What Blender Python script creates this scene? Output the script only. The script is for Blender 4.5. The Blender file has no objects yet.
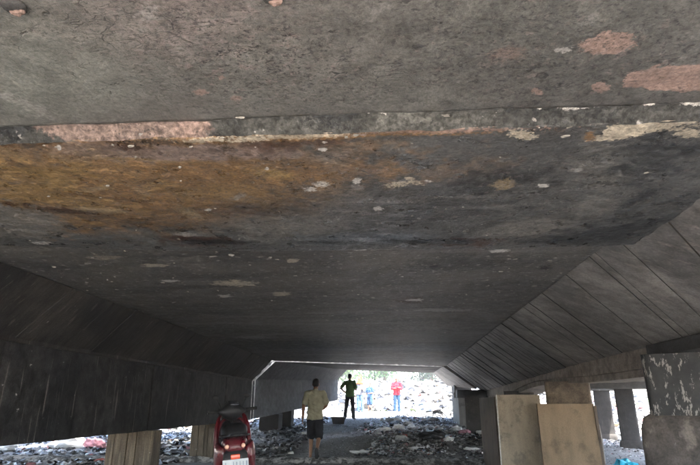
import bpy, bmesh, math, random
import numpy as np
from mathutils import Vector, Matrix

random.seed(7)
RNG = np.random.default_rng(11)
scene = bpy.context.scene
COL = scene.collection
PI = math.pi
HAZE = .003

# ------------------------------------------------------------------ camera
cam_data = bpy.data.cameras.new('camera')
cam_data.sensor_width = 36.0
cam_data.lens = 36.0 * 520.0 / 700.0
cam_data.clip_start = 0.05
cam_data.clip_end = 3000.0
cam = bpy.data.objects.new('camera', cam_data)
COL.objects.link(cam)
cam.location = (0.0, 0.0, 1.15)
cam.rotation_euler = (math.radians(90 + 18.30), 0.0, math.radians(4.70))
scene.camera = cam

# ------------------------------------------------------------------ sky, sun, exposure
SUN_ELEV, SUN_AZ = math.radians(62), math.radians(150)     # azimuth from +Y clockwise: high, behind and to the right
world = bpy.data.worlds.new('World')
scene.world = world
world.use_nodes = True
wn = world.node_tree
wn.nodes.clear()
sky = wn.nodes.new('ShaderNodeTexSky')
sky.sky_type = 'NISHITA'
sky.sun_disc = False
sky.sun_elevation = SUN_ELEV
sky.sun_rotation = SUN_AZ
sky.dust_density = 3.0
bg = wn.nodes.new('ShaderNodeBackground')
bg.inputs['Strength'].default_value = 0.12
wo = wn.nodes.new('ShaderNodeOutputWorld')
wn.links.new(sky.outputs[0], bg.inputs['Color'])
wn.links.new(bg.outputs[0], wo.inputs['Surface'])
sd = bpy.data.lights.new('sun', 'SUN')
sd.energy = 3.0
sd.angle = math.radians(0.6)
sd.color = (1.0, 0.95, 0.88)
so = bpy.data.objects.new('sun', sd)
COL.objects.link(so)
sdir = Vector((math.sin(SUN_AZ) * math.cos(SUN_ELEV), math.cos(SUN_AZ) * math.cos(SUN_ELEV), math.sin(SUN_ELEV)))
so.rotation_euler = sdir.to_track_quat('Z', 'Y').to_euler()
scene.view_settings.view_transform = 'Standard'
scene.view_settings.look = 'None'
scene.view_settings.gamma = 1.0
scene.view_settings.exposure = 3.95
scene.cycles.max_bounces = 7
scene.cycles.diffuse_bounces = 5
scene.cycles.use_adaptive_sampling = True
scene.cycles.adaptive_threshold = .03
scene.cycles.sample_clamp_indirect = 8.0

# ------------------------------------------------------------------ numeric noise
def _h(i, j, s):
    n = (i * 374761393 + j * 668265263 + s * 974711) & 0x7fffffff
    n = ((n ^ (n >> 13)) * 1274126177) & 0x7fffffff
    return ((n ^ (n >> 16)) & 0xffff) / 65535.0
def vnoise(x, y, s=0):
    x = np.asarray(x, float); y = np.asarray(y, float)
    i = np.floor(x).astype(np.int64); j = np.floor(y).astype(np.int64)
    u = x - i; v = y - j
    u = u * u * (3 - 2 * u); v = v * v * (3 - 2 * v)
    a = _h(i, j, s); b = _h(i + 1, j, s); c = _h(i, j + 1, s); d = _h(i + 1, j + 1, s)
    return (a + (b - a) * u) * (1 - v) + (c + (d - c) * u) * v
def fbm(x, y, s=0, o=4):
    t = 0; a = .5
    for k in range(o):
        t = t + a * (vnoise(x, y, s + k * 17) - .5); x = x * 2.03 + 7.1; y = y * 2.03 + 3.7; a *= .5
    return t
def sstep(a, b, x):
    t = np.clip((np.asarray(x, float) - a) / (b - a), 0, 1)
    return t * t * (3 - 2 * t)

# ------------------------------------------------------------------ object helpers
def tag(o, label=None, cat=None, group=None, kind=None):
    if label: o['label'] = label
    if cat: o['category'] = cat
    if group: o['group'] = group
    if kind: o['kind'] = kind
    return o
def empty(name, loc=(0, 0, 0), rz=0.0, label=None, cat=None, group=None):
    o = bpy.data.objects.new(name, None); COL.objects.link(o)
    o.location = loc; o.rotation_euler = (0, 0, rz); o.empty_display_size = .1
    return tag(o, label, cat, group)
def mobj(name, me, mat, parent=None, smooth=False):
    o = bpy.data.objects.new(name, me); COL.objects.link(o)
    if parent is not None: o.parent = parent
    if mat is not None:
        me.materials.clear(); me.materials.append(mat)
    if smooth:
        me.polygons.foreach_set('use_smooth', [True] * len(me.polygons))
    return o
def pyd(name, verts, faces, mat, parent=None, smooth=False):
    me = bpy.data.meshes.new(name)
    me.from_pydata([tuple(map(float, v)) for v in verts], [], faces)
    me.validate(); me.update()
    bm = bmesh.new(); bm.from_mesh(me); bmesh.ops.recalc_face_normals(bm, faces=bm.faces); bm.to_mesh(me); bm.free()
    return mobj(name, me, mat, parent, smooth)
def bobj(name, bm, mat, parent=None, smooth=False):
    me = bpy.data.meshes.new(name); bm.normal_update(); bm.to_mesh(me); bm.free()
    return mobj(name, me, mat, parent, smooth)
def grid_mesh(xs, ys):
    """vertices of a len(ys) x len(xs) grid and its faces"""
    nx, ny = len(xs), len(ys)
    X, Y = np.meshgrid(xs, ys)
    f = [(j * nx + i, j * nx + i + 1, (j + 1) * nx + i + 1, (j + 1) * nx + i) for j in range(ny - 1) for i in range(nx - 1)]
    return X.ravel(), Y.ravel(), f
def box(bm, c, s, rot=None, bevel=0.0):
    r = bmesh.ops.create_cube(bm, size=1.0)
    M = Matrix.Translation(c) @ (rot.to_4x4() if rot is not None else Matrix.Identity(4)) @ Matrix.Diagonal((s[0], s[1], s[2], 1))
    bmesh.ops.transform(bm, matrix=M, verts=r['verts'])
    if bevel:
        es = list({e for v in r['verts'] for e in v.link_edges})
        bmesh.ops.bevel(bm, geom=es, offset=bevel, segments=2, affect='EDGES', profile=.6)
def cyl(bm, p0, p1, r0, r1=None, seg=16, caps=True):
    p0 = Vector(p0); p1 = Vector(p1); r1 = r0 if r1 is None else r1
    d = p1 - p0
    r = bmesh.ops.create_cone(bm, cap_ends=caps, segments=seg, radius1=r0, radius2=r1, depth=d.length)
    q = Vector((0, 0, 1)).rotation_difference(d.normalized())
    bmesh.ops.transform(bm, matrix=Matrix.Translation((p0 + p1) / 2) @ q.to_matrix().to_4x4(), verts=r['verts'])
def ell(bm, c, r, rot=None, sub=3):
    g = bmesh.ops.create_icosphere(bm, subdivisions=sub, radius=1.0)
    M = Matrix.Translation(c) @ (rot.to_4x4() if rot is not None else Matrix.Identity(4)) @ Matrix.Diagonal((r[0], r[1], r[2], 1))
    bmesh.ops.transform(bm, matrix=M, verts=g['verts'])
def capsule(bm, p0, r0, p1, r1):
    cyl(bm, p0, p1, r0, r1, 14); ell(bm, p0, (r0,) * 3, sub=2); ell(bm, p1, (r1,) * 3, sub=2)
def tube(bm, pts, r, seg=8):
    for a, b in zip(pts[:-1], pts[1:]): capsule(bm, a, r, b, r) if seg > 8 else cyl(bm, a, b, r, r, seg)
def loft(rings, cap=True):
    n = len(rings[0]); v = [p for r in rings for p in r]; f = []
    for k in range(len(rings) - 1):
        for i in range(n):
            f.append((k * n + i, k * n + (i + 1) % n, (k + 1) * n + (i + 1) % n, (k + 1) * n + i))
    if cap: f.append(tuple(range(n))[::-1]); f.append(tuple(range((len(rings) - 1) * n, len(rings) * n)))
    return v, f
def fuse(name, build, mat, parent, voxel=.012, smooth=6, fac=.5, folds=0.0):
    """fuse overlapping bmesh shapes into one continuous smooth skin"""
    bm = bmesh.new(); build(bm)
    me = bpy.data.meshes.new('tmp'); bm.to_mesh(me); bm.free()
    o = bpy.data.objects.new('tmp', me); COL.objects.link(o)
    m = o.modifiers.new('r', 'REMESH'); m.mode = 'VOXEL'; m.voxel_size = voxel; m.use_smooth_shade = True
    s = o.modifiers.new('s', 'SMOOTH'); s.iterations = smooth; s.factor = fac
    dg = bpy.context.evaluated_depsgraph_get(); dg.update()
    nm = bpy.data.meshes.new_from_object(o.evaluated_get(dg))
    bpy.data.objects.remove(o); bpy.data.meshes.remove(me)
    nm.name = name
    if folds:
        n = len(nm.vertices); co = np.empty(n * 3); no = np.empty(n * 3)
        nm.vertices.foreach_get('co', co); nm.vertices.foreach_get('normal', no); co = co.reshape(-1, 3); no = no.reshape(-1, 3)
        x, y, z = co.T
        k = np.abs(fbm(x * 7 + z * 5 + 1.5 * fbm(x * 4, z * 4, 3), z * 9 - y * 6, 23)) * 2 + fbm(x * 16 + y * 9, z * 13 + x * 6, 29) * .6
        co += no * (k * folds)[:, None]
        nm.vertices.foreach_set('co', co.ravel()); nm.update()
    return mobj(name, nm, mat, parent, True)

# ------------------------------------------------------------------ material helpers
class NT:
    def __init__(s, name, rough=.8, spec=.3):
        s.m = bpy.data.materials.new(name); s.m.use_nodes = True
        s.t = s.m.node_tree; s.b = s.t.nodes['Principled BSDF']
        s.b.inputs['Roughness'].default_value = rough
        s.b.inputs['Specular IOR Level'].default_value = spec
        s.pos = s.n('ShaderNodeNewGeometry').outputs['Position']
    def n(s, t): return s.t.nodes.new(t)
    def put(s, sock, v):
        if hasattr(v, 'links') or hasattr(v, 'is_linked'): s.t.links.new(v, sock)
        elif isinstance(v, (tuple, list)) and len(v) == 3 and sock.type == 'RGBA': sock.default_value = (*v, 1)
        else: sock.default_value = v
    def math(s, op, a, b=0.0, clamp=False):
        k = s.n('ShaderNodeMath'); k.operation = op; k.use_clamp = clamp
        s.put(k.inputs[0], a); s.put(k.inputs[1], b); return k.outputs[0]
    def map(s, vec, loc=(0, 0, 0), rot=(0, 0, 0), scale=(1, 1, 1), tex=False):
        k = s.n('ShaderNodeMapping'); k.vector_type = 'TEXTURE' if tex else 'POINT'
        s.t.links.new(vec, k.inputs['Vector'])
        k.inputs['Location'].default_value = loc; k.inputs['Rotation'].default_value = rot; k.inputs['Scale'].default_value = scale
        return k.outputs[0]
    def noise(s, scale, detail=4, rough=.55, vec=None, dist=0.0):
        k = s.n('ShaderNodeTexNoise'); s.t.links.new(s.pos if vec is None else vec, k.inputs['Vector'])
        k.inputs['Scale'].default_value = scale; k.inputs['Detail'].default_value = detail
        k.inputs['Roughness'].default_value = rough; k.inputs['Distortion'].default_value = dist
        return k.outputs['Fac']
    def voro(s, scale, feat='DISTANCE_TO_EDGE', vec=None):
        k = s.n('ShaderNodeTexVoronoi'); k.feature = feat; s.t.links.new(s.pos if vec is None else vec, k.inputs['Vector'])
        k.inputs['Scale'].default_value = scale; return k.outputs['Distance']
    def ss(s, v, a, b, lo=0.0, hi=1.0):
        k = s.n('ShaderNodeMapRange'); k.interpolation_type = 'SMOOTHSTEP'; s.put(k.inputs['Value'], v)
        if a > b: a, b, lo, hi = b, a, hi, lo
        k.inputs['From Min'].default_value = a; k.inputs['From Max'].default_value = b
        k.inputs['To Min'].default_value = lo; k.inputs['To Max'].default_value = hi
        return k.outputs['Result']
    def mix(s, f, a, b):
        k = s.n('ShaderNodeMix'); k.data_type = 'RGBA'; k.clamp_factor = True
        s.put(k.inputs['Factor'], f); s.put(k.inputs[6], a); s.put(k.inputs[7], b); return k.outputs[2]
    def scale(s, c, f):
        k = s.n('ShaderNodeMix'); k.data_type = 'RGBA'; k.blend_type = 'MULTIPLY'
        k.inputs['Factor'].default_value = 1; s.put(k.inputs[6], c)
        g = s.n('ShaderNodeCombineColor'); 
        for i in range(3): s.put(g.inputs[i], f)
        s.t.links.new(g.outputs[0], k.inputs[7]); return k.outputs[2]
    def color(s, c): s.put(s.b.inputs['Base Color'], c)
    def bump(s, h, strength=.4, dist=.01, prev=None):
        k = s.n('ShaderNodeBump'); k.inputs['Strength'].default_value = strength; k.inputs['Distance'].default_value = dist
        s.put(k.inputs['Height'], h)
        if prev is not None: s.t.links.new(prev, k.inputs['Normal'])
        s.t.links.new(k.outputs[0], s.b.inputs['Normal']); return k.outputs[0]

def plain(name, col, rough=.6, spec=.4, var=.25, scale=30, bump=.0, metal=0.0):
    t = NT(name, rough, spec)
    n = t.noise(scale, 4)
    t.color(t.scale(col, t.ss(n, .2, .8, 1 - var, 1 + var)))
    t.b.inputs['Metallic'].default_value = metal
    if bump: t.bump(t.noise(scale * 3, 4), bump, .01)
    return t.m

# colours of the stained concrete and its painted sheen (albedos)
PINK = (.275, .190, .158); PALE = (.30, .285, .265); CREAM = (.44, .38, .29); WHITE = (.55, .52, .48)
RUST = (.215, .125, .056); OCHRE = (.245, .165, .070); BLACK = (.022, .023, .024); TAN = (.28, .215, .13)
GREY = (.155, .145, .13); MAUVE = (.19, .152, .142); DBROWN = (.05, .024, .015); BLUE = (.10, .118, .135); GREEN = (.158, .163, .142)
# stains, some painted light and shade: x, y, radii, turn, colour, softness, raggedness, opacity
F_NEAR=[
 (-0.742,1.298,0.389,0.188,3.11,MAUVE,0.5,0.9,0.55),
 (-0.297,1.499,0.314,0.247,3.07,GREY,0.6,0.8,0.4),
 (-1.322,1.5,0.532,0.3,2.72,GREEN,0.6,0.5,0.6),
 (0.609,1.601,0.554,0.329,-2.82,BLACK,0.7,0.9,0.28),
 (0.744,1.526,0.087,0.059,-3,PINK,0.06,0.35,0.85),
 (1.055,1.744,0.177,0.078,-3.07,PINK,0.06,0.3,0.9),
 (1.142,1.789,0.267,0.052,-3.03,PINK,0.06,0.3,0.9),
 (0.61,1.546,0.028,0.015,-2.88,PALE,0.1,0.5,0.8),
 (0.813,1.788,0.042,0.027,-2.43,PINK,0.1,0.4,0.8),
 (0.58,1.796,0.024,0.016,0.87,PINK,0.1,0.5,0.8),
 (0.42,1.552,0.054,0.033,-3.07,PINK,0.5,0.6,0.4),
 (-0.722,1.689,0.024,0.016,2.97,PINK,0.2,0.6,0.7),
 (-0.616,1.607,0.014,0.01,2.26,PINK,0.2,0.6,0.7),
 (-0.595,1.741,0.02,0.014,3.08,PINK,0.2,0.6,0.6),
 (-1.435,1.746,0.077,0.033,-1.94,PALE,0.4,0.8,0.4),
 (-1.493,1.667,0.033,0.026,-2.52,PALE,0.4,0.8,0.4),
 (-0.726,1.263,0.037,0.026,2.56,PALE,0.5,0.9,0.5),
 (0.643,1.402,0.033,0.02,2.66,PALE,0.5,0.9,0.35),
 (-0.015,1.296,0.042,0.018,2.27,PALE,0.5,0.9,0.3),
]
F_LIP=[
 (-1.149,1.896,0.372,0.076,-3.08,PINK,0.05,0.2,0.55),
 (-0.831,1.931,0.075,0.056,2.75,PINK,0.3,0.5,0.5),
 (-1.642,1.873,0.1,0.053,2.87,BLACK,0.15,0.5,0.9),
 (-0.24,1.904,0.091,0.032,-3.06,BLACK,0.2,0.8,0.8),
 (1.047,1.91,0.031,0.016,-3.1,WHITE,0.1,0.5,0.9),
 (1.128,1.902,0.022,0.012,-2.79,WHITE,0.1,0.5,0.9),
 (1.227,1.924,0.057,0.011,-3.03,WHITE,0.1,0.5,0.8),
 (0.778,1.917,0.061,0.014,3.08,WHITE,0.1,0.6,0.9),
 (0.617,1.904,0.018,0.014,1.66,WHITE,0.1,0.5,0.9),
 (-0.08,1.886,0.016,0.012,1.53,WHITE,0.1,0.4,0.9),
 (-0.023,1.89,0.026,0.014,-2.84,WHITE,0.1,0.5,0.9),
 (0.084,1.883,0.016,0.01,-2.9,WHITE,0.1,0.5,0.9),
 (-1.149,1.83,0.021,0.009,3.06,WHITE,0.1,0.5,0.9),
 (0.87,2.012,0.17,0.049,-3.02,BLACK,0.3,0.9,0.6),
 (0.497,1.902,0.016,0.009,-2.96,WHITE,0.1,0.5,0.8),
]
F_MID=[
 (-1.294,2.39,1.054,0.662,2.92,RUST,0.45,0.35,0.9),
 (-0.34,2.322,0.371,0.147,3.03,RUST,0.5,0.5,0.55),
 (0.303,2.398,0.288,0.108,3.06,RUST,0.5,0.8,0.35),
 (-0.999,2.074,0.643,0.09,-3.07,MAUVE,0.4,0.6,0.75),
 (-1.935,2.444,0.377,0.314,-3.02,OCHRE,0.6,0.9,0.6),
 (-1.606,2.195,0.283,0.17,-3.02,OCHRE,0.7,0.9,0.35),
 (-0.88,2.602,0.334,0.144,-3.11,OCHRE,0.7,0.9,0.4),
 (-2.375,2.929,0.342,0.266,2.34,GREY,0.15,0.5,0.9),
 (-1.713,2.751,0.156,0.044,-2.87,TAN,0.15,0.5,0.7),
 (-1.206,2.861,0.126,0.048,-1.74,TAN,0.15,0.6,0.7),
 (-1.57,2.447,0.08,0.024,2.84,TAN,0.2,0.7,0.6),
 (-1.343,2.493,0.094,0.023,-1.87,TAN,0.2,0.7,0.5),
 (-0.596,2.348,0.11,0.049,-2.84,OCHRE,0.2,0.7,0.8),
 (-1.949,2.732,0.199,0.063,-2.88,DBROWN,0.25,0.9,0.9),
 (-1.159,2.012,0.062,0.04,-3.03,DBROWN,0.3,0.8,0.8),
 (-0.434,2.034,0.203,0.054,3.06,DBROWN,0.5,0.8,0.8),
 (-1.312,3.421,0.228,0.094,-3.11,DBROWN,0.3,0.7,0.95),
 (-1,1.969,0.176,0.027,-3.06,BLACK,0.3,0.9,0.7),
 (-0.69,3.186,0.409,0.245,-3.13,GREY,0.35,0.5,0.75),
 (-0.275,2.195,0.103,0.083,-3.12,GREY,0.6,0.8,0.5),
 (0.978,3.323,0.324,0.17,3.12,GREY,0.4,0.5,0.75),
 (1.064,2.438,0.338,0.115,1.16,GREY,0.5,0.7,0.55),
 (1.176,2.972,0.161,0.112,1.67,GREY,0.4,0.6,0.6),
 (-0.173,2.812,0.233,0.224,-2.83,GREY,0.5,0.9,0.4),
 (0.575,2.544,0.22,0.158,-3.11,BLACK,0.4,0.9,0.85),
 (1.234,2.34,0.28,0.15,1.2,BLACK,0.4,0.9,0.8),
 (0.238,2.928,0.418,0.201,-3.02,BLACK,0.6,0.9,0.6),
 (1.402,3.441,0.347,0.213,2.69,BLACK,0.4,0.9,0.85),
 (-0.822,2.808,0.237,0.098,-3.1,BLACK,0.5,0.9,0.5),
 (0.489,3.569,0.284,0.083,-3.04,DBROWN,0.4,0.8,0.9),
 (-0.144,3.447,0.488,0.115,-3.06,BLUE,0.5,0.6,0.6),  # bluish sheen towards the lower edge, painted in
 (0.277,3.552,0.34,0.061,-3.05,BLACK,0.12,0.6,0.95),  # black smears that also paint in the broken shadow line at the edge
 (-1.249,3.451,0.242,0.058,-3.08,BLACK,0.12,0.6,0.9),
 (-0.432,3.518,0.214,0.038,-3.06,BLACK,0.12,0.7,0.9),
 (1.188,3.603,0.353,0.047,-3.05,BLACK,0.12,0.7,0.9),
 (1.4,2.833,0.133,0.048,1.78,BLACK,0.15,0.7,0.9),
 (0.68,2.514,0.108,0.052,3.1,BLACK,0.15,0.7,0.9),
 (0.437,2.667,0.088,0.042,-3,BLACK,0.15,0.8,0.8),
 (1.138,2.444,0.062,0.038,2.34,BLACK,0.15,0.8,0.8),
 (0.337,2.746,0.302,0.017,3.13,PALE,0.5,1.4,0.28),  # thin pale lines paint the light caught on fine ridges
 (-0.027,2.777,0.229,0.015,-3.06,PALE,0.5,1.4,0.28),
 (0.926,2.707,0.15,0.015,2.93,PALE,0.5,1.4,0.28),
 (0.644,2.912,0.281,0.017,3.07,PALE,0.5,1.4,0.28),
 (-0.18,2.928,0.211,0.017,-2.86,PALE,0.5,1.4,0.28),
 (0.96,2.216,0.159,0.013,2.79,PALE,0.5,1.4,0.28),
 (-1.127,2.146,0.279,0.011,-2.98,OCHRE,0.3,0.8,0.6),
 (-1.604,2.557,0.261,0.019,-2.81,DBROWN,0.3,0.8,0.5),
 (-0.96,2.864,0.24,0.021,-2.75,DBROWN,0.3,0.8,0.5),
 (-0.207,1.989,0.637,0.023,-3.13,RUST,0.3,0.6,0.95),
 (-0.378,1.971,0.259,0.019,-3.13,CREAM,0.3,0.9,0.8),
 (0.22,1.981,0.332,0.015,-3.13,PINK,0.3,0.9,0.8),
 (-0.607,1.974,0.088,0.028,3.13,CREAM,0.1,0.8,0.95),
 (-0.772,1.961,0.111,0.018,-3.14,CREAM,0.2,0.9,0.8),
 (1.001,2.045,0.129,0.078,2.63,CREAM,0.05,0.35,0.97),
 (1.121,1.997,0.148,0.061,3.07,CREAM,0.1,0.6,0.8),
 (1.289,2.095,0.063,0.042,-2.72,CREAM,0.1,0.5,0.85),
 (0.572,2.036,0.07,0.034,-2.63,CREAM,0.08,0.5,0.95),
 (0.868,2.078,0.049,0.02,1.16,RUST,0.3,0.5,0.9),
 (-0.352,2.494,0.042,0.034,-2.72,WHITE,0.08,0.4,0.85),
 (-0.419,2.548,0.032,0.027,3.11,WHITE,0.08,0.5,0.8),
 (-0.167,2.47,0.033,0.021,1.63,WHITE,0.08,0.5,0.8),
 (-0.167,2.549,0.032,0.027,-3.06,PALE,0.1,0.6,0.7),
 (0.04,2.526,0.058,0.034,2.95,CREAM,0.08,0.5,0.95),
 (0.134,2.508,0.046,0.023,-2.6,CREAM,0.08,0.5,0.9),
 (0.106,2.455,0.026,0.02,-2.93,CREAM,0.08,0.5,0.9),
 (0.2,2.5,0.021,0.015,-2.88,WHITE,0.1,0.5,0.9),
 (-0.278,2.038,0.013,0.012,2.96,WHITE,0.1,0.4,0.9),
 (-0.296,2.103,0.018,0.015,3,WHITE,0.1,0.4,0.9),
 (-0.598,2.29,0.016,0.01,1.96,WHITE,0.1,0.4,0.9),
 (-1.483,1.995,0.041,0.009,2.08,WHITE,0.1,0.4,0.9),
 (-1.08,2.82,0.023,0.016,2.19,WHITE,0.1,0.4,0.9),
 (0.925,2.438,0.032,0.028,3.1,PALE,0.1,0.4,0.9),
 (0.821,2.63,0.029,0.02,-2.63,WHITE,0.1,0.4,0.9),
 (0.598,2.585,0.069,0.06,1.12,TAN,0.15,0.6,0.8),
 (-0.071,2.886,0.034,0.024,1.54,WHITE,0.1,0.5,0.8),
 (-0.833,2.635,0.048,0.021,2.45,PALE,0.2,0.7,0.7),
 (-1.394,3.277,0.065,0.034,-2.86,PALE,0.2,0.8,0.7),
 (-2.479,3.35,0.064,0.034,2.89,WHITE,0.2,0.7,0.8),
]
F_FAR=[
 (-1.572,5.013,0.198,0.121,-2.93,CREAM,0.1,0.7,0.8),
 (-2.053,4.239,0.116,0.054,3.12,CREAM,0.1,0.6,0.7),
 (-2.168,4.83,0.081,0.05,3.01,WHITE,0.1,0.6,0.7),
 (-1.209,5.57,0.112,0.087,1.96,CREAM,0.1,0.6,0.8),
 (-0.827,4.189,0.066,0.05,1.92,CREAM,0.1,0.6,0.7),
 (-1.86,5.601,0.085,0.062,2.19,WHITE,0.1,0.6,0.7),
 (0.857,4.025,0.068,0.041,2.98,WHITE,0.1,0.5,0.9),
 (-2.526,9.272,0.295,0.227,2.94,PALE,0.2,0.8,0.7),
 (0.204,6.005,0.185,0.138,1.41,DBROWN,0.4,0.8,0.8),
 (0.262,6.01,0.094,0.072,-2.9,WHITE,0.1,0.7,0.7),
 (1.165,7.069,0.258,0.177,1.18,GREY,0.4,0.8,0.6),
 (0.547,4.401,0.456,0.241,3.01,BLACK,0.5,0.8,0.6),
 (0.382,4.491,0.156,0.056,2.92,BLACK,0.15,0.6,0.9),
 (0.648,9.389,1.429,0.99,-2.92,PALE,0.7,0.9,0.28),
 (-0.956,7.913,0.915,0.633,-3.09,PALE,0.7,0.9,0.25),
 (-0.076,11.394,2.573,0.625,-3.06,BLUE,0.6,0.8,0.5),
 (-1.491,10.683,1.427,0.752,-3.08,BLACK,0.6,0.7,0.6),
 (-0.241,3.879,0.047,0.036,-3.04,WHITE,0.1,0.6,0.7),
 (-2.359,3.968,0.121,0.059,3.07,CREAM,0.3,0.8,0.5),
 (-1.319,3.763,0.465,0.081,-3.07,DBROWN,0.5,0.8,0.5),
 (0.67,6.717,0.385,0.111,-3.04,PALE,0.4,0.9,0.6),
 (1.358,4.607,0.079,0.048,1.08,BLACK,0.2,0.7,0.8),
]

def soffit_mat(name, base_a, base_b, feats, rough=.7, flecks=(.70, .75), fleck_col=PALE, cracks=(), mott=.45, streak=None, rug=1.0, relief=.6, pitted=(), attr=False):
    t = NT(name, rough, .35)
    big = t.noise(1.3, 5, .6); fine = t.noise(9, 6, .65); grit = t.noise(60, 5, .7); tiny = t.noise(190, 3, .6)
    warp = t.noise(14, 6, .62); warp2 = t.noise(45, 4, .6)
    w = t.math('ADD', t.math('MULTIPLY', t.math('SUBTRACT', warp, .5), 4.2), t.math('MULTIPLY', t.math('SUBTRACT', warp2, .5), 2.0))
    warp3 = t.noise(95, 5, .65)
    ws = t.math('ADD', t.math('MULTIPLY', t.math('SUBTRACT', warp2, .5), 5.0), t.math('MULTIPLY', t.math('SUBTRACT', warp3, .5), 4.5))
    wm = t.math('ADD', w, t.math('MULTIPLY', t.math('SUBTRACT', warp3, .5), 1.2))
    c = t.mix(t.ss(big, .38, .62), base_a, base_b)
    c = t.scale(c, t.ss(fine, .25, .75, 1 - mott, 1 + mott))
    if streak is not None:
        sv = t.noise(1.0, 5, .6, vec=t.map(t.pos, scale=streak[0]))
        c = t.mix(t.math('MULTIPLY', t.ss(sv, .54, .68), streak[1]), c, PALE)
        c = t.mix(t.math('MULTIPLY', t.ss(sv, .46, .34), streak[1] * 1.3), c, BLACK)
    if attr:                                                  # broad soft stains and painted sheen carried by the mesh
        at = t.n('ShaderNodeAttribute'); at.attribute_name = 'stain'
        c = t.mix(at.outputs['Alpha'], c, t.scale(at.outputs['Color'], t.ss(fine, .25, .75, .72, 1.28)))
        feats = [q for q in feats if not broad(q)]
    # blistered dark scabs
    sc = t.noise(26, 5, .7, dist=.8)
    c = t.mix(t.math('MULTIPLY', t.ss(sc, .56, .63), t.ss(big, .40, .58, .15, .7)), c, BLACK)
    hsum = t.math('MULTIPLY', sc, -.8)
    for cx, cy, rx, ry, rot, col, soft, wp, op in feats:
        v = t.map(t.pos, loc=(cx, cy, 2.3), rot=(0, 0, rot), scale=(rx, ry, 1000), tex=True)
        k = t.n('ShaderNodeVectorMath'); k.operation = 'LENGTH'; t.t.links.new(v, k.inputs[0])
        r = t.math('ADD', k.outputs['Value'], t.math('MULTIPLY', ws if min(rx, ry) < .05 else wm, wp))
        mk = t.ss(r, 1 + soft, 1 - soft, 0, op)
        cc = t.scale(col, t.ss(fine, .25, .75, .7, 1.3)) if max(rx, ry) > .12 else col
        c = t.mix(mk, c, cc)
        if soft <= .12: hsum = t.math('ADD', hsum, t.math('MULTIPLY', mk, 1.2 if col in (PINK,) else -1.2))
    # sparse peeled flecks
    fl = t.noise(17, 3, .5, vec=t.map(t.pos, loc=(3, 1, 0), scale=(1, 1.3, 1)))
    fl = t.math('ADD', fl, t.math('MULTIPLY', t.math('SUBTRACT', warp2, .5), .14))
    fm = t.ss(fl, flecks[0], flecks[1]); c = t.mix(t.math('MULTIPLY', fm, .8), c, fleck_col)
    fl2 = t.noise(42, 3, .55); fm2 = t.ss(fl2, flecks[0] + .035, flecks[1] + .03); c = t.mix(t.math('MULTIPLY', fm2, .6), c, fleck_col)
    hsum = t.math('SUBTRACT', hsum, t.math('MULTIPLY', fm, 1.0))
    for cx, cy, rx, ry, rot in cracks:
        v = t.map(t.pos, loc=(cx, cy, 2.3), rot=(0, 0, rot), scale=(rx, ry, 1000), tex=True)
        k = t.n('ShaderNodeVectorMath'); k.operation = 'LENGTH'; t.t.links.new(v, k.inputs[0])
        inside = t.ss(t.math('ADD', k.outputs['Value'], t.math('MULTIPLY', w, .9)), 1.1, .6)
        wv = t.n('ShaderNodeTexNoise'); wv.inputs['Scale'].default_value = 9; wv.inputs['Detail'].default_value = 4
        t.t.links.new(t.pos, wv.inputs['Vector'])
        ad = t.n('ShaderNodeVectorMath'); ad.operation = 'MULTIPLY_ADD'; ad.inputs[1].default_value = (.06,) * 3
        t.t.links.new(wv.outputs['Color'], ad.inputs[0]); t.t.links.new(t.map(t.pos, rot=(0, 0, .25), scale=(.55, 1.6, 1)), ad.inputs[2])
        cr = t.ss(t.voro(16, vec=ad.outputs[0]), .036, .006); cr2 = t.ss(t.voro(46, vec=ad.outputs[0]), .06, .015)
        gate = t.ss(t.noise(7, 5, .6, vec=t.map(t.pos, loc=(9, 2, 0))), .47, .54); gate2 = t.ss(t.noise(11, 4, .6, vec=t.map(t.pos, loc=(4, 7, 0))), .50, .58)
        cm = t.math('MULTIPLY', inside, t.math('MAXIMUM', t.math('MULTIPLY', cr, gate), t.math('MULTIPLY', t.math('MULTIPLY', cr2, gate2), .7)))
        c = t.mix(t.math('MULTIPLY', cm, .7), c, BLACK)
        hsum = t.math('SUBTRACT', hsum, t.math('MULTIPLY', cm, 2.5))
    for cx, cy, rx, ry, rot in pitted:                       # zones of fine pitting and lifted scabs
        v = t.map(t.pos, loc=(cx, cy, 2.3), rot=(0, 0, rot), scale=(rx, ry, 1000), tex=True)
        k = t.n('ShaderNodeVectorMath'); k.operation = 'LENGTH'; t.t.links.new(v, k.inputs[0])
        zone = t.ss(t.math('ADD', k.outputs['Value'], t.math('MULTIPLY', w, .8)), 1.15, .6)
        pn = t.noise(75, 5, .7, vec=t.map(t.pos, scale=(.8, 1.2, 1))); pn2 = t.noise(24, 4, .65)
        dk = t.math('MULTIPLY', zone, t.ss(pn, .53, .60)); lt = t.math('MULTIPLY', zone, t.ss(pn2, .56, .64))
        c = t.mix(t.math('MULTIPLY', lt, .45), c, MAUVE); c = t.mix(t.math('MULTIPLY', dk, .6), c, BLACK)
        hsum = t.math('SUBTRACT', hsum, t.math('MULTIPLY', dk, 1.4))
    # pitted, blistered skin: tone follows the noise, pits darker
    sk = t.noise(30, 5, .66, dist=.3)
    c = t.scale(c, t.ss(sk, .30, .70, 1 - .38 * rug, 1 + .42 * rug))
    pit = t.ss(t.voro(48, 'F1'), .16, .30)
    pg = t.ss(t.noise(4, 4, .6), .45, .60)
    c = t.mix(t.math('MULTIPLY', t.math('MULTIPLY', t.math('SUBTRACT', 1.0, pit), pg), .5 * rug), c, BLACK)
    c = t.scale(c, t.ss(grit, .25, .75, .72, 1.28))
    c = t.scale(c, t.ss(tiny, .25, .75, .82, 1.18))
    t.color(c)
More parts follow.
